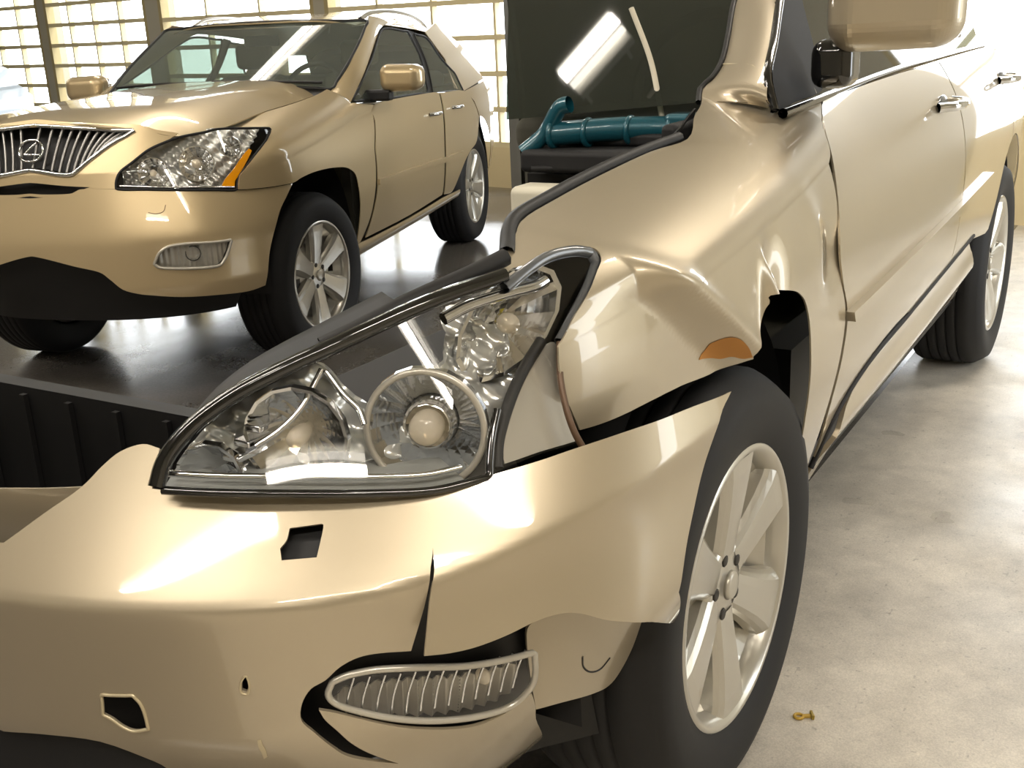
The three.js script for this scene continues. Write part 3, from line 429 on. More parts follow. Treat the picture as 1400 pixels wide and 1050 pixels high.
  // ceiling lights: twin tube strips; the last is added to brighten the bumper corner
  const tubeMat = new THREE.MeshStandardMaterial({ color: '#ffffff', emissive: '#fff6e6', emissiveIntensity: 9 }), shell = std('#e8e6df', .5);
  let nth = 0;
  for (const [x, z, len, turn, I] of [[.22, 2.95, 1.85, -.88, 1], [2.85, 1.5, 2.1, -1.25, 1], [-.78, -1.63, .34, -.62, 1], [-3.58, -3.72, 1.2, -.36, 1], [1.6, -2.8, 2.4, -.9, 1], [-3.4, .9, 2.4, -.9, 1], [-7.4, -2.4, 2.4, -.9, 1], [-1.6, 1.2, 2.4, -.9, 1], [2.35, 3.3, 1.7, -.9, 1]]) {
    const L = thing('ceiling_light', 'white twin tube strip light under the workshop ceiling', 'light', [x, 3.35, z], turn, 'strip lights under the ceiling');
    obj('housing', box(-.12, .12, .03, .09, -len / 2, len / 2, .01), shell, L);
    for (const e of [-.4, .4]) obj('hanger', box(-.008, .008, .09, .35, len * e - .008, len * e + .008), shell, L);
    for (const s of [-1, 1]) { const g = new THREE.CylinderGeometry(.019, .019, len * .98, 12); g.rotateX(Math.PI / 2); g.translate(s * .06, 0, 0); obj('tube', g, tubeMat, L, 'glowing white fluorescent tube'); }
    const r = new THREE.RectAreaLight('#fff5e8', 66 * I, .08, len); r.rotation.x = -Math.PI / 2; r.position.set(0, -.03, 0); L.add(r); r.name = 'tube_light';
  }
}

// ---------- the damaged car: the left half that stands in view, hood taken off ----------
{
  const car = thing('damaged_suv', 'damaged champagne sport utility car with crumpled fender, torn bumper and no hood', 'car');
  const S = (n, ka = 1, k = 4) => smooth(OUT[n], ka, k);
  // bumper cover: visible left end as torn, plain right end
  const left = S('bumper', 1.2), iTop = 0;
  const bo = OUT.bumper, half = smooth(bo.slice(1, bo.length - 1), 1.2, 4, true);
  const right = [[.1, .505], [0, .505], [-.2, .505], [-.45, .44], [-.6, .36], [-.78, .34], [-.86, .42], [-.9, .56], [-.96, .72], [-1, .79], [-.9, .81], [-.75, .805], [-.6, .795], [-.33, .812], [-.3, .85], [-.25, .81], [-.18, .747], [0, .74], [.1, .742]];
  const bumper = obj('front_bumper', patch(bumper1, [...half, ...right], { holes: [S('towHole', 1.2), S('lowHole', 1.2), S('chipA', 1.2)], na: 150, nb: 90, thick: .004 }), M.paint, car, 'champagne bumper cover with holes and a tear at its corner');
  { const c = OUT.chipA.map(([a, b]) => [.3988 + (a - .3988) * 1.25, .6049 + (b - .6049) * 1.25]); obj('chip_edge', tube(on(bumper1, c), .0014, 40, 6, true), M.bare, bumper, 'raised edge of the small hole'); }
  obj('scuff', patch(bumper1, S('chipC', 1.2), { na: 8, nb: 8, thick: .0006, off: .0008 }), M.bare, bumper, 'scraped chip');
  const holeRim = on((a, b) => bumper1(a, b), S('lowHole', 1.2)); obj('hole_rim', tube(holeRim.map((p) => p.clone()), .0022, 60, 6, true), M.bare, bumper, 'bare edge of the round hole');
  obj('hole_backing', patch(body1.front((h, s) => profBumper(h, s) - .035), [[.22, .50], [.36, .50], [.36, .62], [.22, .62]], { na: 6, nb: 6 }), M.black, bumper);
  obj('hole_backing', patch(body1.front((h, s) => profBumper(h, s) - .035), [[.42, .72], [.51, .72], [.51, .79], [.42, .79]], { na: 6, nb: 6 }), M.black, bumper);
  obj('bumper_corner', patch(corner1, S('corner', 1.2), { na: 70, nb: 60, thick: .004 }), M.paint, car, 'torn end of the bumper cover standing off the wheel arch');
  const ret = obj('bumper_lower_end', patch(inner1, S('inner', 1.2), { na: 24, nb: 24, thick: .004 }), M.paint, car, 'brownish lower end of the bumper behind the tear');
  obj('tear', tube(on(inner1, [[.795, .49], [.80, .47], [.815, .452], [.835, .445], [.85, .455]]), .0014, 20, 6), M.black, ret);
  obj('grille_lip', patch(body1.front((h, s) => -.06), [...S('lip', 1.2)], { na: 20, nb: 14 }), M.paint, car);
  obj('bumper_carrier', patch(body1.front((h, s) => profBumper(h, s) - .055), [[-.7, .40], [.80, .40], [.86, .50], [.86, .66], [.7, .70], [-.7, .70]], { na: 50, nb: 14, thick: .02, holes: [] }), M.black, car, 'black beam behind the bumper cover');
  obj('lower_grille', patch(body1.front((h, s) => .0), [[-.5, .33], [.5, .33], [.38, .49], [-.38, .49]], { na: 40, nb: 8, thick: .01 }), M.dark, car);
  // fog lamp
  const fog = grp('fog_lamp', car, 'ribbed glass fog lamp hanging in the torn bumper');
  const fS = body1.front((h, s) => profBumper(h, s) - .004), fB = body1.front((h, s) => profBumper(h, s) - .035 + .02 * Math.abs(((s * 60) % 1 + 1) % 1 - .5));
  obj('reflector', patch(fB, S('fog', 1.2).map(([a, b]) => [.578 + (a - .578) * .96, .526 + (b - .548) * .72]), { na: 90, nb: 16, thick: .002 }), M.silver, fog, 'ribbed silver reflector');
  obj('lens', patch(fS, S('fog', 1.2), { na: 40, nb: 20, thick: 0 }), M.lensGlass, fog, 'clear fog lamp glass');
  const fr = on(fS, S('fog', 1.2)); obj('bezel', tube(fr, .0042, 140, 8, true), M.silver, fog, 'silver rim of the fog lamp');
  for (let k = 0; k < 13; k++) { const a = .488 + k * .0155; obj('rib', tube(on(body1.front((h, s) => profBumper(h, s) - .010), [[a, .532 - k * .0012], [a + .004, .562 - k * .001], [a + .012, .592 - k * .0016]]), .0016, 8, 5), M.chrome, fog); }
  const pod = on(body1.front((h, s) => profBumper(h, s) - .02), [[.64, .545]])[0]; const pg = new THREE.SphereGeometry(.011, 16, 10); pg.scale(1, 1, .6); const pm = obj('bulb', pg, M.bulb, fog); pm.position.copy(pod);
  // head lamp
  const hl = grp('headlight', car, 'clear broken headlight knocked loose from the fender');
  obj('housing', patch(body1.front((h, s) => -.55 * Math.max(0, h - .79) - .095 + .010 * Math.sin(s * 95) * Math.sin(h * 140 + s * 30)), S('lens', 1.2).map(([a, b]) => [a, .80 + (b - .80) * (.80 - .42 * sstep(.50, .56, a) * (1 - sstep(.66, .72, a)))]), { na: 90, nb: 50, thick: .006 }), M.mirrorTrim, hl, 'grey lamp housing');
  const lensLow = S('lens', 1.2);
  obj('lens', patch(lens1, lensLow, { na: 46, nb: 34, thick: 0 }), M.lensGlass, hl, 'clear curved lamp lens');
  const dir = new THREE.Vector3(.42, .06, 1).normalize();                                 // lamps look forward and a little out
  const place = (m, p, d = dir) => { m.position.copy(p); m.quaternion.setFromUnitVectors(new THREE.Vector3(0, 1, 0), d); return m; };
  const lp = on(lampIn1, OUT.lampPts);
  const bowl = (R, D, seg) => { const pr = []; for (let i = 0; i <= 9; i++) { const t = i / 9; pr.push([Math.max(.0005, R * t), D * (t * t) - D]); } pr.push([R + .004, .001], [R + .005, -.01], [R * .4, -D - .004]); return lathe(pr, seg); };
  const facet = (R, D, seg) => { const g = bowl(R, D, seg).toNonIndexed(); g.computeVertexNormals(); return g; };
  const towards = (i, k) => lp[i].clone().lerp(camera.position.clone().setY(.9), 0).addScaledVector(dir, k);
  place(obj('low_beam_reflector', facet(.070, .052, 22), M.chrome, hl, 'large round faceted reflector'), towards(0, .035));
  place(obj('low_beam_ring', new THREE.TorusGeometry(.070, .0042, 8, 48).rotateX(Math.PI / 2), M.silver, hl), towards(0, .037));
  place(obj('low_beam_bulb', lathe([[0, .03], [.014, .028], [.02, .018], [.021, 0], [.016, -.02], [.0005, -.03]].reverse(), 20), M.bulb, hl), towards(0, .02));
  place(obj('low_beam_hood', lathe([[.026, .012], [.030, .010], [.032, -.005], [.034, -.02], [.03, -.03]].reverse(), 24), M.chrome, hl), towards(0, .012));
  place(obj('high_beam_reflector', facet(.058, .05, 16), M.chrome, hl, 'smaller faceted reflector'), towards(1, .03));
  place(obj('high_beam_bulb', lathe([[0, .024], [.010, .022], [.012, .01], [.012, -.02], [.0005, -.03]].reverse(), 16), M.bulb, hl), towards(1, .012));
  place(obj('inner_reflector', facet(.036, .03, 12), M.chrome, hl), towards(4, .03));
  { const d2 = new THREE.Vector3(.75, .15, .7).normalize(); const g = facet(.046, .05, 14); g.scale(1.0, 1, 1.75); place(obj('turn_signal_reflector', g, M.chrome, hl, 'clear turn signal pod'), lp[2].clone().addScaledVector(d2, .02), d2); place(obj('turn_signal_bulb', lathe([[0, .03], [.011, .026], [.014, .01], [.012, -.01], [.0005, -.02]].reverse(), 16), M.bulb, hl), lp[2].clone().addScaledVector(d2, .005), d2); }
  { const g = new THREE.SphereGeometry(.008, 12, 8); const m = obj('marker_bulb', g, std('#d8c63a', .3), hl, 'small yellow marker bulb'); m.position.copy(lp[6]).addScaledVector(dir, .05); }
  obj('side_panel', patch(lampFront(.02), S('sidePanel', 1.2), { na: 20, nb: 20, thick: .004 }), M.silver, hl, 'smooth silver side panel of the lamp');
  const tb = (n, f, r, m, name, label, seg = 60, rad = 8) => obj(name, tube(on(f, smooth(OUT[n], 1.2, 3, true)), r, seg, rad), m, hl, label);
  tb('loop', lens1, .0075, M.grey, 'rear_frame', 'grey loop of the broken lamp frame'); tb('post', lens1, .0045, M.brown, 'rear_edge', 'brown rear edge of the lamp');
  tb('topRim', lampFront(-.004), .0095, M.blackGloss, 'top_gasket', 'black glossy gasket along the lamp top', 90); tb('topRim2', lampFront(.03), .012, M.black, 'upper_frame', 'black upper frame of the lamp');
  tb('baseRim', lens1, .0052, M.blackGloss, 'base_gasket', 'black gasket along the lamp base', 90); tb('darkDiag', lampFront(.012), .0075, M.black, 'divider', 'dark divider inside the lamp'); tb('chrTop', lampFront(.012), .008, M.chrome, 'broken_trim', 'broken bright trim');
  { const f = lampFront(.012), q = OUT.baseRim.slice(0, 6).map(([a, b]) => [a, b + .012]); obj('base_trim', tube(on(f, q), .0042, 50, 8), M.chrome, hl, 'bright trim along the lamp base'); }
  { const d = lampFront(.05), L = OUT.topRim.slice(2, 9); obj('inner_wall', ruled(on(lampFront(.10), L), on(lampFront(.01), L), 20, 4, 0, new THREE.Vector3(0, 1, 0)), M.black, hl); const bq = OUT.baseRim.slice(0, 6); obj('inner_floor', ruled(on(lampFront(.10), bq), on(lampFront(.006), bq), 20, 4, 0, new THREE.Vector3(0, 1, 0)), std('#8c8e8a', .55), hl); }
  for (let k = 0; k < 6; k++) { const t = k / 5, p = lp[4].clone().lerp(lp[1], t * .7); obj('reflector_step', box(-.012, .012, -.004, .004, -.02, .02, .002), M.chrome, hl).position.copy(p).add(new THREE.Vector3(.0, -.03 + .012 * k, .02)); }
  obj('lamp_divider', [tube(on(lampFront(.03), OUT.dividerA), .004, 24, 8)], M.chrome, hl); obj('lamp_divider', [tube(on(lampFront(.03), OUT.dividerB), .004, 24, 8)], M.chrome, hl);
  // fender
  const fen = obj('front_fender', patch(body1.fender, S('fender', 1), { na: 150, nb: 150, thick: .003 }), M.paint, car, 'crumpled champagne front fender');
  obj('rust_spot', patch(body1.fender, S('rust', 1), { na: 10, nb: 10, thick: .0005, off: .0012 }), M.primer, fen, 'orange rust spot on the folded edge');
  // engine bay
  const bay = grp('engine_bay', car, 'dark open engine bay');
  obj('radiator', [box(-.75, .48, .32, .80, .60, .63), ...[...Array(12)].map((_, k) => box(-.72 + k * .1, -.71 + k * .1, .34, .79, .632, .64))], M.black, bay);
  obj('bay_floor', box(-.1, .62, .45, .47, -.45, .6), M.black, bay); obj('inner_apron', ruled(on(body1.fender, [[-.42, .03], [-.1, -.02], [.2, .01], [.5, .0]]).map((p) => p.add(new THREE.Vector3(-.012, -.012, 0))), on(body1.fender, [[-.42, .03], [-.1, -.02], [.2, .01], [.5, .0]]).map((p) => p.add(new THREE.Vector3(-.10, -.42, 0))), 16, 3), M.black, bay);
  obj('fender_seal', tube(on(body1.fender, [[-.40, .03], [-.28, -.045], [-.16, -.05], [0, -.03], [.14, .0], [.25, .035]]).map((p) => p.add(new THREE.Vector3(-.012, 0, 0))), .011, 40, 8), M.black, bay);
  obj('firewall', box(.25, .60, .45, .98, -.47, -.44), M.black, bay); obj('cowl', [box(.265, .60, .99, 1.035, -.52, -.38, .012), box(.24, .58, 1.035, 1.06, -.52, -.47, .008)], M.dark, bay, 'black cowl below the windshield');
  obj('fluid_bottle', box(.29, .40, .905, .975, -.37, -.29, .015), M.plasticLight, bay, 'pale fluid bottle');
  obj('engine_cover', [box(.22, .46, .50, .70, -.2, .40, .03), box(.24, .40, .70, .73, -.1, .34, .012)], M.dark, bay);
  obj('strut_tower', lathe([[.0005, .9], [.05, .895], [.075, .86], [.08, .5]].reverse(), 24).translate(.48, 0, -.02), M.dark, bay);
  // blue tube and fittings in front of the windshield
  { const a = V(.43, .31, 1.062), b = V(.52, .565, 1.068), bt = grp('blue_cowl_tube', car, 'blue-green tube with fittings lying under the windshield');
    obj('tube_body', tube([a, a.clone().lerp(b, .5).add(new THREE.Vector3(0, .004, 0)), b], .024, 24, 16), M.blueTube, bt);
    obj('elbow', tube([a.clone().add(new THREE.Vector3(-.05, -.035, .02)), a.clone().add(new THREE.Vector3(-.01, .0, 0)), a.clone().add(new THREE.Vector3(.03, .055, 0)), a.clone().add(new THREE.Vector3(.05, .06, 0))], .017, 24, 12), M.blueTube, bt);
    for (const t of [.04, .3, .62, .93]) { const g = new THREE.TorusGeometry(.025, .006, 8, 24); g.rotateY(Math.PI / 2); const m = obj('clamp', g, M.blueTube, bt); m.position.copy(a.clone().lerp(b, t)); }
    obj('end_fitting', box(-.03, .03, -.028, .03, -.03, .03, .012), M.blueTube, bt).position.copy(b); obj('drain_pipe', tube([V(.37, .30, 1.0), V(.4, .38, 1.0), V(.46, .5, 1.0)], .006, 20, 8), M.dark, bt);
    obj('support_rod', tube([V(.60, .42, 1.30), V(.58, .47, 1.20), V(.55, .50, 1.13), V(.53, .52, 1.07)], .006, 20, 8), M.plasticLight, bt, 'pale rod in front of the glass'); }
  // windshield, pillar, side glass
  const edgeA = [...OUT.shield].reverse();
  const top = [[.535, .62], [.50, .9], [-.22, .9], [.0, .415], [.20, -.02]];
  obj('windshield', patch(shield1, [...edgeA, ...top], { na: 24, nb: 24, thick: 0 }), M.tint, car, 'dark reflecting windshield');
  obj('windshield_seal', tube([...on(shield1, edgeA), ...on(shield1, [[.535, .62], [.50, .9]])], .006, 40, 8), M.black, car);
  const inn = [...on(shield1, edgeA).map((p) => p.add(new THREE.Vector3(.006, 0, 0))), V(1.06, .535, 1.44), V(1.3, .50, 1.575)], outn = [V(.50, .775, 1.10), ...on(pane1, [...OUT.winEdge].slice(0, 4).reverse()), V(1.0, .635, 1.43), V(1.33, .58, 1.56)];
  obj('windshield_pillar', ruled(inn, outn, 24, 6, .018, new THREE.Vector3(.7, .5, .4).normalize()), M.paint, car, 'champagne windshield pillar');
  obj('pillar_seam', tube([inn[3].clone(), inn[3].clone().lerp(outn[2], .5).add(new THREE.Vector3(.018, .012, .006)), outn[2].clone()], .0022, 12, 6), M.bare, car);
  obj('roof', [ruled([V(1.3, .52, 1.58), V(2.2, .52, 1.63), V(3.4, .48, 1.55)], [V(1.3, .1, 1.63), V(2.2, .1, 1.68), V(3.4, .1, 1.60)], 12, 4, .01, new THREE.Vector3(0, 1, 0))], M.paint, car);
  const pw = [[.475, 1.105], [.50, 1.16], [.604, 1.222], [.728, 1.297], [.95, 1.42], [1.2, 1.50], [2.6, 1.50], [2.9, 1.3], [2.85, 1.125], [1.6, 1.12], [.776, 1.108]];
  obj('side_glass', patch(pane1, pw, { na: 20, nb: 12, thick: 0, off: -.004 }), M.tint, car, 'dark side glass');
  obj('window_seal', tube([...on(pane1, pw.slice(0, 6)), V(1.5, .57, 1.52)], .009, 40, 8), M.blackGloss, car, 'black glossy window seal');
  obj('belt_trim', tube(on(pane1, [[.48, 1.10], [.776, 1.108], [1.3, 1.122], [1.9, 1.127], [2.8, 1.125]]).map((p) => p.add(new THREE.Vector3(.012, 0, 0))), .010, 40, 8), M.blackGloss, car);
  obj('window_divider', tube([V(.74, .765, 1.115), V(.72, .72, 1.21), V(.73, .685, 1.30)], .006, 16, 8), M.chrome, car, 'bright window divider');
  obj('sail_panel', patch(pane1, S('sail', 1), { na: 10, nb: 14, thick: .006, off: .003 }), M.dark, car, 'black corner panel in front of the mirror');
  obj('mirror_mount', [box(.775, .86, 1.13, 1.225, -.745, -.65, .028)], M.blackGloss, car, 'black mirror mount');
  const cab = grp('cabin', car, 'dark cabin interior');
  obj('added_rear_screen', box(-.82, .66, .42, 1.55, -2.24, -2.2), M.cabin, cab); obj('dashboard', box(.12, .66, 1.0, 1.08, -1.05, -.60, .03), M.cabin, cab); obj('cabin_floor', box(.1, .74, .42, .46, -2.9, -.5), M.cabin, cab); obj('added_side_screen', ruled([V(.62, .15, .42), V(1.5, -.40, .42), V(2.7, -1.08, .42)], [V(.62, .15, 1.12), V(1.5, -.40, 1.55), V(2.7, -1.08, 1.55)], 8, 4, 0, new THREE.Vector3(1, 0, 0), .02), M.cabin, cab);  // rear and side screens are added so the glass looks dark
  obj('seat', [box(.18, .62, .55, .80, -1.9, -1.35, .05), box(.2, .6, .75, 1.32, -2.05, -1.88, .05), box(.28, .52, 1.34, 1.5, -2.05, -1.95, .04)], M.seat, cab);
  { const g = new THREE.TorusGeometry(.18, .014, 10, 40); g.rotateX(-.45); obj('steering_wheel', g, M.black, cab).position.set(.38, 1.12, -1.12); }
  // doors
  obj('front_door', patch(body1.door, S('door', 1), { na: 60, nb: 50, thick: .004 }), M.paint, car, 'champagne front door');
  const arch = (uc, hc, R, n = 14, a0 = Math.PI, a1 = 0) => [...Array(n + 1)].map((_, k) => { const a = lerp(a0, a1, k / n); return [uc + R * Math.cos(a), hc + R * Math.sin(a)]; });
  obj('rear_door', patch(body1.door, [[1.672, 1.128], [2.75, 1.12], [2.66, .96], ...arch(2.715, .40, .43, 10, 1.75, 2.75), [2.26, .56], [1.95, .60], [1.565, .585], [1.595, .62], [1.665, .82]], { na: 40, nb: 40, thick: .004 }), M.paint, car, 'champagne rear door');
  obj('rear_quarter', patch(body1.door, [[2.765, 1.12], [3.5, 1.10], [3.72, .95], [3.72, .55], [3.5, .42], [3.15, .40], ...arch(2.715, .40, .43, 12, 0, 1.72), [2.675, .96]], { na: 40, nb: 30, thick: .004 }), M.paint, car, 'champagne rear quarter panel');
  obj('side_moulding', patch(body1.door, [[.463, .735], [1.3, .757], [2.11, .778], [2.18, .768], [2.13, .748], [1.3, .735], [.475, .714]], { na: 50, nb: 4, thick: .018, off: .016 }), M.paint, car, 'body coloured side moulding');
  const rk = OUT.rocker; obj('rocker_panel', patch((u, h) => { const p = body1.door(u, h); p[1] += .02 * gauss(h - .47 - .04 * (u - .5) / 1.5, .03); return p; }, smooth(rk, 1, 3), { na: 60, nb: 20, thick: .01 }), M.paint, car, 'champagne rocker panel');
  obj('rocker_groove', tube(on(body1.door, [[.468, .405], [.50, .497], [.672, .556], [1.058, .58], [1.55, .60], [1.95, .61]]), .006, 40, 6), M.dark, car);
  obj('underside', box(.1, .80, .30, .36, -3.5, -.42), M.black, car);
  obj('inner_sill', box(.70, .77, .36, .60, -2.3, -.62), M.black, car);
  for (const u of [1.42, 2.42]) { const p = body1.door(u, 1.03), hd = grp('door_handle', car, 'bright door handle'); obj('grip', tube([V(u - .02, p[1] + .004, 1.03), V(u + .01, p[1] + .04, 1.032), V(u + .13, p[1] + .04, 1.034), V(u + .16, p[1] + .004, 1.034)], .012, 24, 10), M.chrome, hd); obj('recess', new THREE.SphereGeometry(.045, 16, 10).scale(.25, .8, 1.4).translate(p[1] - .004, 1.02, -(u + .07)), M.grey, hd); }
  // mirror
  { const mi = grp('side_mirror', car, 'champagne side mirror'); const g = new RoundedBoxGeometry(.25, .165, .13, 6, .055); const p = g.attributes.position; for (let i = 0; i < p.count; i++) { const x = p.getX(i), y = p.getY(i), z = p.getZ(i); p.setX(i, x + .015 * y); p.setZ(i, z - .25 * x * x * 2 + (z > 0 ? .02 * (1 - Math.pow(Math.abs(y) / .09, 2)) : 0)); p.setY(i, y * (1 - .35 * (x + .125))); } g.computeVertexNormals(); const m = obj('mirror_shell', g, M.paint, mi); m.position.set(.935, 1.28, -.68); m.rotation.y = .1; const f = obj('mirror_glass', new RoundedBoxGeometry(.21, .125, .01, 3, .004), M.chrome, mi); f.position.set(.935, 1.28, -.755); f.rotation.y = .1; }
  // wheels and arches
  makeWheel(car, 'front_wheel', [0, .872, .368], 1, -.06, .019, false, 'front wheel with silver six spoke alloy'); makeWheel(car, 'rear_wheel', [2.715, .872, .368], 1, .4, 0, false, 'rear wheel with silver six spoke alloy');
  archLiner(car, 0, .40, .455, .55, .815); archLiner(car, 2.715, .40, .44, .55, .85);
  obj('front_liner_tail', patch((u, h) => [u, .70 + .12 * sstep(-.5, -.3, u), h], [[-.62, .28], [-.36, .28], [-.40, .6], [-.46, .78], [-.62, .78]], { na: 8, nb: 8 }), M.black, car);
  obj('hood_hinge_side', box(.585, .62, .95, 1.09, -.56, -.36, .012), M.dark, car);
}
// yellow scrap by the front tire
{ const t = thing('plastic_clip', 'small yellow broken plastic clip on the floor beside the front tire', 'clip', [.93, 0, -.21], .5);
  obj('clip_head', new THREE.TorusGeometry(.008, .003, 8, 16).rotateX(Math.PI / 2).translate(0, .003, 0), std('#b9973a', .5), t); obj('clip_stem', box(.006, .03, 0, .006, -.004, .004, .002), std('#b9973a', .5), t); obj('clip_wing', box(.022, .028, 0, .010, -.010, .010, .002), std('#8f7a2c', .5), t); }

// ---------- the whole car beside it ----------
{
  const car = thing('repaired_suv', 'shiny undamaged gold sport utility car with hood, chrome grille and clear headlights', 'car', [-2.185, 0, -1.645], .304);
  const P = M.paintB, sm = (n, ka = 1, k = 4) => smooth(OUT[n], ka, k);
  const full = (half) => { const h = half.map(([a, b]) => [Math.max(0, a), b]); return [...h, ...h.slice().reverse().map(([a, b]) => [-a, b])]; };
  const both = (name, f, label, opt) => { for (const mirror of [false, true]) f(name, mirror, mirror ? undefined : label); };
  const k2 = (L) => smooth(L, 1.2, 4, true);
  const fogCut = sm('fog2', 1.2), slot = OUT.slot2;
  const halfB = OUT.bumper2.slice(2, -2); halfB.unshift([0, .866]); halfB.push([0, .655]);
  obj('front_bumper', patch(front2, full(k2(halfB)), { holes: [fogCut, fogCut.map(([a, b]) => [-a, b])], na: 160, nb: 50, thick: .004 }), P, car, 'smooth gold bumper cover');
  obj('tow_cover_line', tube(on(front2, [[.325, .80], [.35, .793], [.375, .80], [.385, .822]]), .0012, 16, 5), M.brown, car);
  const noseH = OUT.nose2.slice(2, -1); noseH.unshift([0, 1.134]); noseH.push([0, .874]);
  const gH = OUT.grille2.slice(2, -1); gH.unshift([0, 1.124]); gH.push([0, .968]);
  const sH = OUT.slot2.slice(2, -1); sH.unshift([0, .922]); sH.push([0, .883]);
  const noseT = noseH.map(([a, b], i) => [a, i < 6 ? b + .012 : b]);
  obj('nose_panel', patch(front2, full(k2(noseT)), { holes: [full(k2(gH)), full(k2(sH))], na: 100, nb: 40, thick: .004 }), P, car, 'gold panel around the grille');
  obj('lower_slot', patch(body2.front((h, s) => prof2(h, s) - .05), [[-.25, .86], [.25, .86], [.25, .94], [-.25, .94]], { na: 20, nb: 6 }), M.black, car);
  obj('added_dark_skirt', patch(body2.front((h, s) => prof2(Math.max(h, .6), s) - .10 - .3 * (.6 - h)), [[-.66, .36], [.66, .36], [.74, .52], [.3, .58], [0, .68], [-.3, .58], [-.74, .52]], { na: 40, nb: 8 }), M.black, car);  // black sheet added for the darkness under the bumper, hides the far wheel
  // grille
  const gr = grp('grille', car, 'dark grille with slanting bars and a chrome surround');
  const gBack = body2.front((h, s) => prof2(h, s) - .055), gBar = body2.front((h, s) => prof2(h, s) - .016);
  obj('grille_back', patch(gBack, full(k2(gH)), { na: 40, nb: 12 }), M.black, gr);
  const gl = full(k2(gH)); obj('surround', tube(on(body2.front((h, s) => prof2(h, s) + .002), gl), .0075, 240, 8, true), M.chrome, gr, 'bright chrome surround');
  const lo = (s) => { const q = [[0, .968], [.0641, .9499], [.0988, .9487], [.1179, .962], [.1514, .9938], [.2046, 1.0348], [.2432, 1.0584], [.2779, 1.0746], [.3143, 1.0932]]; for (let i = 0; i < q.length - 1; i++) if (s <= q[i + 1][0]) return lerp(q[i][1], q[i + 1][1], (s - q[i][0]) / (q[i + 1][0] - q[i][0])); return 1.09; };
  const hi = (s) => lerp(1.122, 1.095, clamp(s / .31, 0, 1));
  for (let k = 0; k < 12; k++) for (const sg of k ? [1, -1] : [1]) {                        // bars lean outward toward the top
    const b = k * .0205, t = b + .006 + .105 * (k / 11) * 1.05, pts = []; for (let i = 0; i <= 6; i++) { const f = i / 6, s = lerp(b, t, f * f * .5 + f * .5), h = lerp(lo(b) + .004, hi(t) - .004, f); if (h > lo(s) - .004) pts.push([s * sg, h]); }
    if (pts.length > 2) obj('bar', tube(on(gBar, pts), .0062, 16, 6), M.steel, gr);
  }
  { const em = grp('emblem', gr, 'oval chrome emblem'), f = body2.front((h, s) => prof2(h, s) + .006), c = [0, 1.035], ov = []; for (let i = 0; i < 28; i++) { const a = i / 28 * Math.PI * 2; ov.push([c[0] + Math.cos(a) * .022, c[1] + Math.sin(a) * .038]); }
    const eo = (L, r, cl) => tube(on(f, L), r, 60, 8, cl); obj('emblem_mark', [eo(ov, .0045, true), eo([[.008, 1.064], [-.001, 1.044], [-.010, 1.022]], .004, false), eo([[-.010, 1.022], [.003, 1.021], [.017, 1.020]], .004, false)], M.chrome, gr).name = 'emblem_mark'; gr.remove(em); }
  // head lamps, fog lamps
  for (const mir of [false, true]) {
    const F = (o) => body2.front((h, s) => prof2(h, s) - o), L = sm('lamp2', 1.2), at = (o, a, b) => { const p = V(...F(o)(a, b)); if (mir) p.x *= -1; return p; };
    const hl = grp('headlight', car, mir ? undefined : 'clear undamaged headlight with amber corner');
    const tubes = (pts, r, seg, cl) => { const q = on(F(-.002), pts); if (mir) q.forEach((p) => { p.x *= -1; }); return tube(q, r, seg, 6, cl); };
    obj('housing', patch(body2.front((h, s) => prof2(h, s) - .07 + .010 * Math.sin(s * 90) * Math.sin(h * 120 + s * 30)), L, { na: 80, nb: 40, mirror: mir }), M.mirrorTrim, hl); obj('lens', patch(F(.0), L, { na: 40, nb: 20, thick: 0, mirror: mir }), M.lensGlass, hl, 'clear lamp lens');
    obj('gasket', tubes(L, .0045, 160, true), M.dark, hl);
    const d = new THREE.Vector3(mir ? -.35 : .35, .08, 1).normalize(), put = (n, g, m, p, dd = d) => { const o = obj(n, g, m, hl); o.position.copy(p); o.quaternion.setFromUnitVectors(new THREE.Vector3(0, 1, 0), dd); return o; };
    const bowl = (R, D, seg) => { const pr = []; for (let i = 0; i <= 8; i++) { const t = i / 8; pr.push([Math.max(.0005, R * t), D * t * t - D]); } pr.push([R + .003, 0], [R + .004, -.008], [R * .4, -D - .003]); const g = lathe(pr, seg).toNonIndexed(); g.computeVertexNormals(); return g; };
    put('low_beam_reflector', bowl(.058, .042, 18), M.chrome, at(.03, .53, .955)); put('high_beam_reflector', bowl(.05, .04, 14), M.chrome, at(.03, .36, .935)); put('turn_signal_reflector', bowl(.034, .035, 12), M.chrome, at(.03, .70, 1.0));
    put('low_beam_bulb', new THREE.SphereGeometry(.016, 16, 12), M.bulb, at(.035, .53, .955)); put('high_beam_bulb', new THREE.SphereGeometry(.012, 16, 12), M.bulb, at(.035, .36, .935));
    obj('amber_reflector', patch(F(.008), sm('amber2', 1.2), { na: 12, nb: 14, mirror: mir, thick: .006 }), M.amber, hl, 'amber corner reflector');
    obj('base_trim', tubes([[.245, .90], [.4, .885], [.56, .868], [.65, .857]], .004, 40, false), M.chrome, hl);
    const fg = grp('fog_lamp', car, mir ? undefined : 'clear fog lamp with a silver rim'), fo = sm('fog2', 1.2);
    obj('reflector', patch(body2.front((h, s) => prof2(h, s) - .03 + .014 * Math.abs(((s * 50) % 1 + 1) % 1 - .5)), fo, { na: 60, nb: 10, mirror: mir, thick: .002 }), M.silver, fg); obj('lens', patch(F(.004), fo, { na: 20, nb: 10, mirror: mir, thick: 0 }), M.lensGlass, fg);
    obj('bezel', tubes(fo, .0055, 120, true), M.silver, fg); const bb = obj('bulb', bowl(.024, .02, 14), M.chrome, fg); bb.position.copy(at(.02, .455, .632)); bb.quaternion.setFromUnitVectors(new THREE.Vector3(0, 1, 0), d);
  }
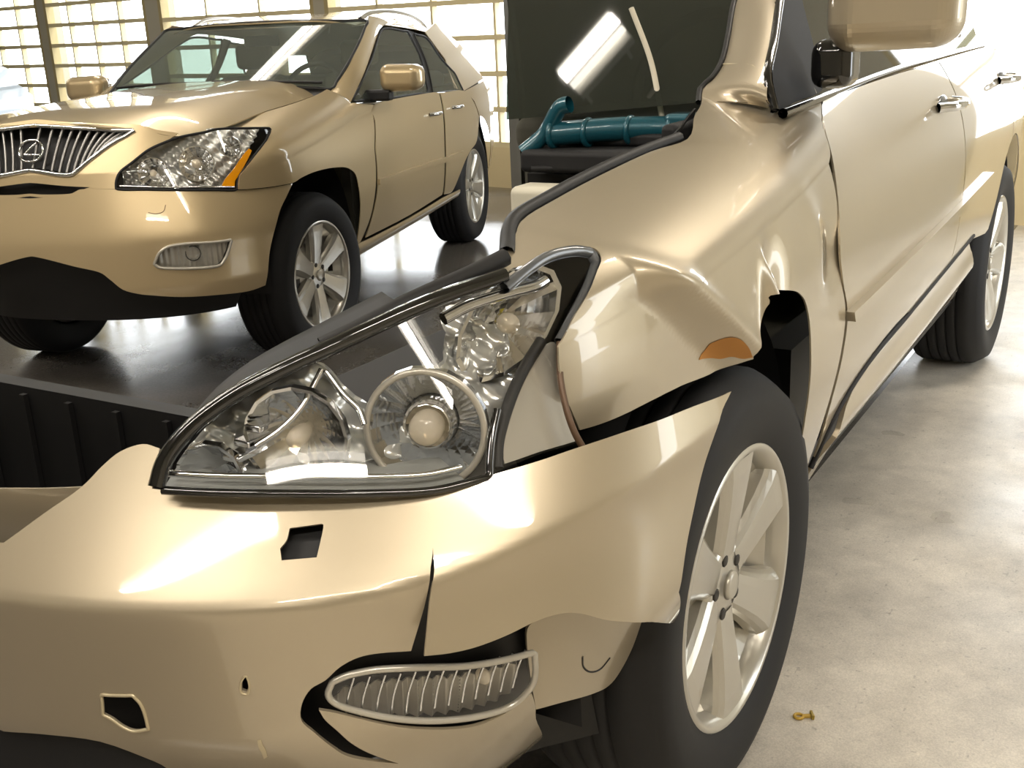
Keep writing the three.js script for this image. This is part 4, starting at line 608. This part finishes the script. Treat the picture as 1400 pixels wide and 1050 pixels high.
  // hood, windshield, roof
  const hh = OUT.hood2.slice(3, 14); hh.unshift([-.835, .02], [-.82, .15]); hh.push([.66, .45], [.60, .25], [.575, 0]);
  const hFull = [...hh.slice(0, -1), ...hh.slice().reverse().slice(0).map(([u, w]) => [u, -w])]; hFull[hFull.length - 1] = [-.835, -.02];
  obj('hood', patch(hood2, smooth(hFull, 1, 4), { na: 60, nb: 70, thick: .006, ref: [0, 0, .3] }), P, car, 'smooth gold hood');
  const sh = [[-.665, .03], [-.70, .3], [-.69, .6], [-.665, .86], [-.3, .9], [0, .91], [.3, .9], [.665, .86], [.69, .6], [.70, .3], [.695, .03], [.48, .07], [.2, .10], [-.2, .10], [-.48, .07]];
  obj('windshield', patch(shield2, smooth(sh, 1, 3), { na: 40, nb: 24, thick: 0 }), M.glass, car, 'clear windshield');
  obj('windshield_seal', tube(on(shield2, smooth(sh, 1, 3)), .007, 160, 6, true), M.black, car);
  obj('cowl', [ruled(on(shield2, [[-.68, .05], [-.3, .085], [0, .095], [.3, .085], [.68, .05]]), on(shield2, [[-.68, -.03], [-.3, -.0], [0, .01], [.3, -.0], [.68, -.03]]).map((p) => p.add(new THREE.Vector3(0, -.01, .02))), 24, 2, 0, new THREE.Vector3(0, 1, 0))], M.black, car);
  for (const s of [-1, 1]) { const wp = grp('wiper', car, undefined); obj('wiper_blade', tube(on(shield2, s < 0 ? [[-.62, .10], [-.3, .135], [.02, .135]] : [[.02, .145], [.35, .12], [.64, .08]]).map((p) => p.add(new THREE.Vector3(0, .012, .012))), .006, 20, 6), M.black, wp); }
  const rf = []; for (let i = -10; i <= 10; i++) { const a = i / 10 * .60; rf.push([1.175 + .11 * a * a / .4, a]); } rf.push([1.9, .615], [2.5, .60], [3.0, .54], [3.3, .48], [3.36, 0], [3.3, -.48], [3.0, -.54], [2.5, -.60], [1.9, -.615]);
  obj('roof', patch(roof2, smooth(rf, 1, 2), { na: 40, nb: 40, thick: .006, ref: [2, 0, .5] }), P, car, 'gold roof');
  // both sides
  const rail = OUT.roofEdge2;
  for (const mir of [false, true]) {
    const X = (q) => { if (mir) q.forEach((p) => { p.x *= -1; }); return q; }, pp = (S, o, opt) => patch(S, o, { mirror: mir, ...opt }), lab = (t) => mir ? undefined : t, outv = new THREE.Vector3(mir ? -.7 : .7, .5, .4).normalize();
    obj('front_fender', pp(body2.fender, sm('fender2'), { na: 80, nb: 80 }), P, car, lab('gold front fender'));
    obj('front_door', pp(body2.door, sm('doorA2'), { na: 40, nb: 30, thick: .004 }), P, car, lab('gold front door')); obj('rear_door', pp(body2.door, sm('doorB2'), { na: 30, nb: 30, thick: .004 }), P, car, lab('gold rear door'));
    const ar = []; for (let k = 0; k <= 14; k++) { const a = lerp(2.2, -.25, k / 14); ar.push([2.715 + .425 * Math.cos(a), .40 + .425 * Math.sin(a)]); }
    obj('rear_quarter', pp(body2.door, [[2.44, 1.005], [2.62, .93], [2.715, .83], [2.64, .82], ...ar.slice(4), [3.18, .42], [3.24, .6], [3.24, .92], [3.18, 1.04]], { na: 30, nb: 30, thick: .004 }), P, car, lab('gold rear quarter panel'));
    obj('rear_pillar', pp(pane2, [[2.36, 1.03], [2.52, 1.0], [3.18, 1.04], [3.0, 1.27], [2.6, 1.42], [2.3, 1.37], [2.45, 1.2]], { na: 16, nb: 16, thick: .006 }), P, car, lab('gold rear pillar'));
    obj('side_moulding', pp(body2.door, [[.635, .705], [1.4, .684], [2.22, .656], [2.26, .636], [2.22, .62], [1.4, .66], [.63, .68]], { na: 40, nb: 4, thick: .016, off: .014 }), P, car);
    obj('rocker_panel', pp((u, h) => { const p = body2.door(u, h); p[1] += .012 * gauss(h - .40, .02); return p; }, [[.40, .43], [.60, .425], [1.2, .418], [1.85, .425], [2.25, .415], [2.28, .37], [1.2, .36], [.45, .36]], { na: 40, nb: 10, thick: .008 }), P, car);
    obj('windshield_pillar', ruled(X(on(shield2, [[.695, .0], ...OUT.pilIn2.slice(1), [.655, .93]])), X(on(pane2, [...OUT.pilOut2, [1.7, 1.435]])), 20, 5, .012, outv), P, car, lab('gold windshield pillar'));
    obj('roof_side', ruled(X(on(roof2, [[1.22, .60], [1.9, .61], [2.5, .595], [3.0, .535]])), X(on(pane2, [[1.62, 1.425], [2.0, 1.40], [2.4, 1.36], [2.9, 1.25]])), 20, 4, .006, outv), P, car);
    obj('roof_rail', tube(X(on(roof2, [[1.45, .56], [1.6, .57], [2.1, .575], [2.6, .555], [2.95, .51]]).map((p, i) => p.add(new THREE.Vector3(0, i % 4 ? .028 : .004, 0)))), .011, 40, 8), M.silver, car, lab('silver roof rail'));
    obj('front_side_glass', pp(pane2, sm('winA2'), { na: 20, nb: 12, thick: 0 }), M.glass, car, lab('front door glass')); obj('rear_side_glass', pp(pane2, sm('winB2'), { na: 14, nb: 12, thick: 0 }), M.glass, car, lab('rear door glass'));
    obj('window_seal', tube(X(on(pane2, sm('winA2'))), .0065, 80, 6, true), M.black, car); obj('window_seal', tube(X(on(pane2, sm('winB2'))), .0065, 80, 6, true), M.black, car);
    obj('middle_pillar', ruled(X(on(pane2, [[1.81, 1.04], [1.97, 1.22], [1.975, 1.39]])), X(on(pane2, [[1.9, 1.03], [2.04, 1.21], [2.08, 1.375]])), 10, 2, 0, outv), M.black, car);
    obj('belt_trim', tube(X(on(pane2, [[.62, 1.072], [1.1, 1.05], [1.8, 1.036], [2.5, .997]]).map((p) => p.add(new THREE.Vector3(.006, -.004, 0)))), .006, 40, 6), M.chrome, car);
    const mi = grp('side_mirror', car, lab('gold side mirror')); { const g = new RoundedBoxGeometry(.20, .125, .12, 6, .045); const p = g.attributes.position; for (let i = 0; i < p.count; i++) { const x = p.getX(i) * (mir ? -1 : 1); p.setZ(i, p.getZ(i) - .9 * x * x); p.setY(i, p.getY(i) * (1 - .5 * (x + .1))); } g.computeVertexNormals(); const m = obj('mirror_shell', g, P, mi); m.position.set(mir ? -.80 : .80, 1.058, -.83); obj('mirror_glass', box(-.08, .08, -.045, .045, -.075, -.065, .003), M.chrome, mi).position.copy(m.position); obj('mirror_mount', box(-.075, .055, -.05, .0, -.04, .03, .012), M.black, mi).position.set(mir ? -.70 : .70, 1.01, -.80); }
    for (const u of [1.50, 1.93]) { const p = body2.door(u / S2[0], .93), hd = grp('door_handle', car); obj('grip', tube(X([V(u - .06, p[1], .842), V(u - .04, p[1] + .03, .843), V(u + .04, p[1] + .03, .843), V(u + .06, p[1], .842)]), .009, 20, 8), M.chrome, hd); }
    const wS = mir ? -1 : 1;
    makeWheel(car, 'front_wheel', [0, .672 * wS, .333], .904, 0, .135, mir, lab('front wheel with silver six spoke alloy')); makeWheel(car, 'rear_wheel', [2.452, .665 * wS, .333], .904, .3, 0, mir, lab('rear wheel with silver six spoke alloy'));
    archLiner(car, .0, .40, .43, .36, .655, mir); archLiner(car, 2.45, .38, .40, .36, .66, mir);
  }
  // inside and underneath
  const cab = grp('cabin', car, 'dark cabin seen through the glass');
  obj('dashboard', box(-.5, .5, .86, .99, -.95, -.62, .04), M.cabin, cab); obj('cabin_floor', box(-.6, .6, .36, .40, -2.9, -.45), M.cabin, cab); obj('cabin_side', box(-.64, -.6, .4, .95, -2.8, -.5), M.cabin, cab); obj('cabin_side', box(.6, .64, .4, .95, -2.8, -.5), M.cabin, cab); obj('tailgate', [box(-.56, .56, .42, .98, -2.96, -2.88, .03)], P, car); obj('rear_glass', ruled([V(2.9, .5, .98), V(2.6, .42, 1.22)], [V(2.9, -.5, .98), V(2.6, -.42, 1.22)], 4, 4, 0, new THREE.Vector3(0, 1, 0)), M.tint, car);
  for (const s of [-1, 1]) { obj('seat', [box(s * .3 - .2, s * .3 + .2, .5, .68, -1.55, -1.1, .05), box(s * .3 - .19, s * .3 + .19, .66, 1.06, -1.7, -1.55, .05)], M.seat, cab); obj('head_rest', box(s * .3 - .1, s * .3 + .1, 1.09, 1.22, -1.7, -1.62, .03), M.seat, cab); }
  obj('rear_bench', box(-.52, .52, .5, 1.02, -2.5, -2.1, .05), M.seat, cab);
  { const g = new THREE.TorusGeometry(.15, .012, 10, 36); g.rotateX(-.45); obj('steering_wheel', g, M.black, cab).position.set(.3, .99, -1.0); obj('rear_view_mirror', box(-.09, .09, -.025, .025, -.01, .01, .008), M.black, cab).position.set(.02, 1.24, -1.08); }
  obj('underside', box(-.62, .62, .30, .34, -2.9, .30), M.black, car); obj('radiator', box(-.5, .5, .50, .82, .55, .6), M.black, car); obj('engine', box(-.45, .45, .40, .9, -.4, .5, .05), M.dark, car); obj('rear_axle', tube([V(2.45, -.55, .333), V(2.45, .55, .333)], .03, 8, 10), M.dark, car);
}
// edge of a white car beyond the whole car
{
  const van = thing('parked_car', 'pale grey car with dark windows parked beyond the whole car', 'car', [-9.25, 0, -4.82], .544);
  const pr = [[-1.1, .25], [1.08, .25], [1.12, .4], [1.12, .76], [1.06, .82], [1.01, .85], [.93, 1.01], [.84, 1.05], [-1.0, 1.08], [-1.08, 1.0]].map(([a, b]) => new THREE.Vector2(a, b));
  const g = new THREE.ExtrudeGeometry(new THREE.Shape(pr), { depth: 1.3, bevelEnabled: true, bevelSize: .04, bevelThickness: .05, bevelSegments: 3 }); g.translate(0, 0, -.65);
  obj('car_body', g, phy('#8e9aa4', .35, .1, { clearcoat: .5 }), van);
  const w1 = [[1.0, .865], [.92, 1.0], [.84, 1.03], [.3, 1.04], [.3, .865]].map(([a, b]) => new THREE.Vector2(a, b)), w2 = [[.24, .865], [.24, 1.04], [-.85, 1.04], [-.85, .865]].map(([a, b]) => new THREE.Vector2(a, b));
  for (const z of [-.715, .703]) for (const w of [w1, w2]) { const q = new THREE.ExtrudeGeometry(new THREE.Shape(w), { depth: .012, bevelEnabled: false }); q.translate(0, 0, z); obj('side_window', q, M.black, van, 'dark side window'); }
  for (const x of [-.7, .7]) for (const z of [-.66, .66]) { const q = new THREE.CylinderGeometry(.25, .25, .18, 28); q.rotateX(Math.PI / 2); q.translate(x, .25, z); const t = obj('wheel', q, M.rubber, van); }
}

renderer.render(scene, camera);
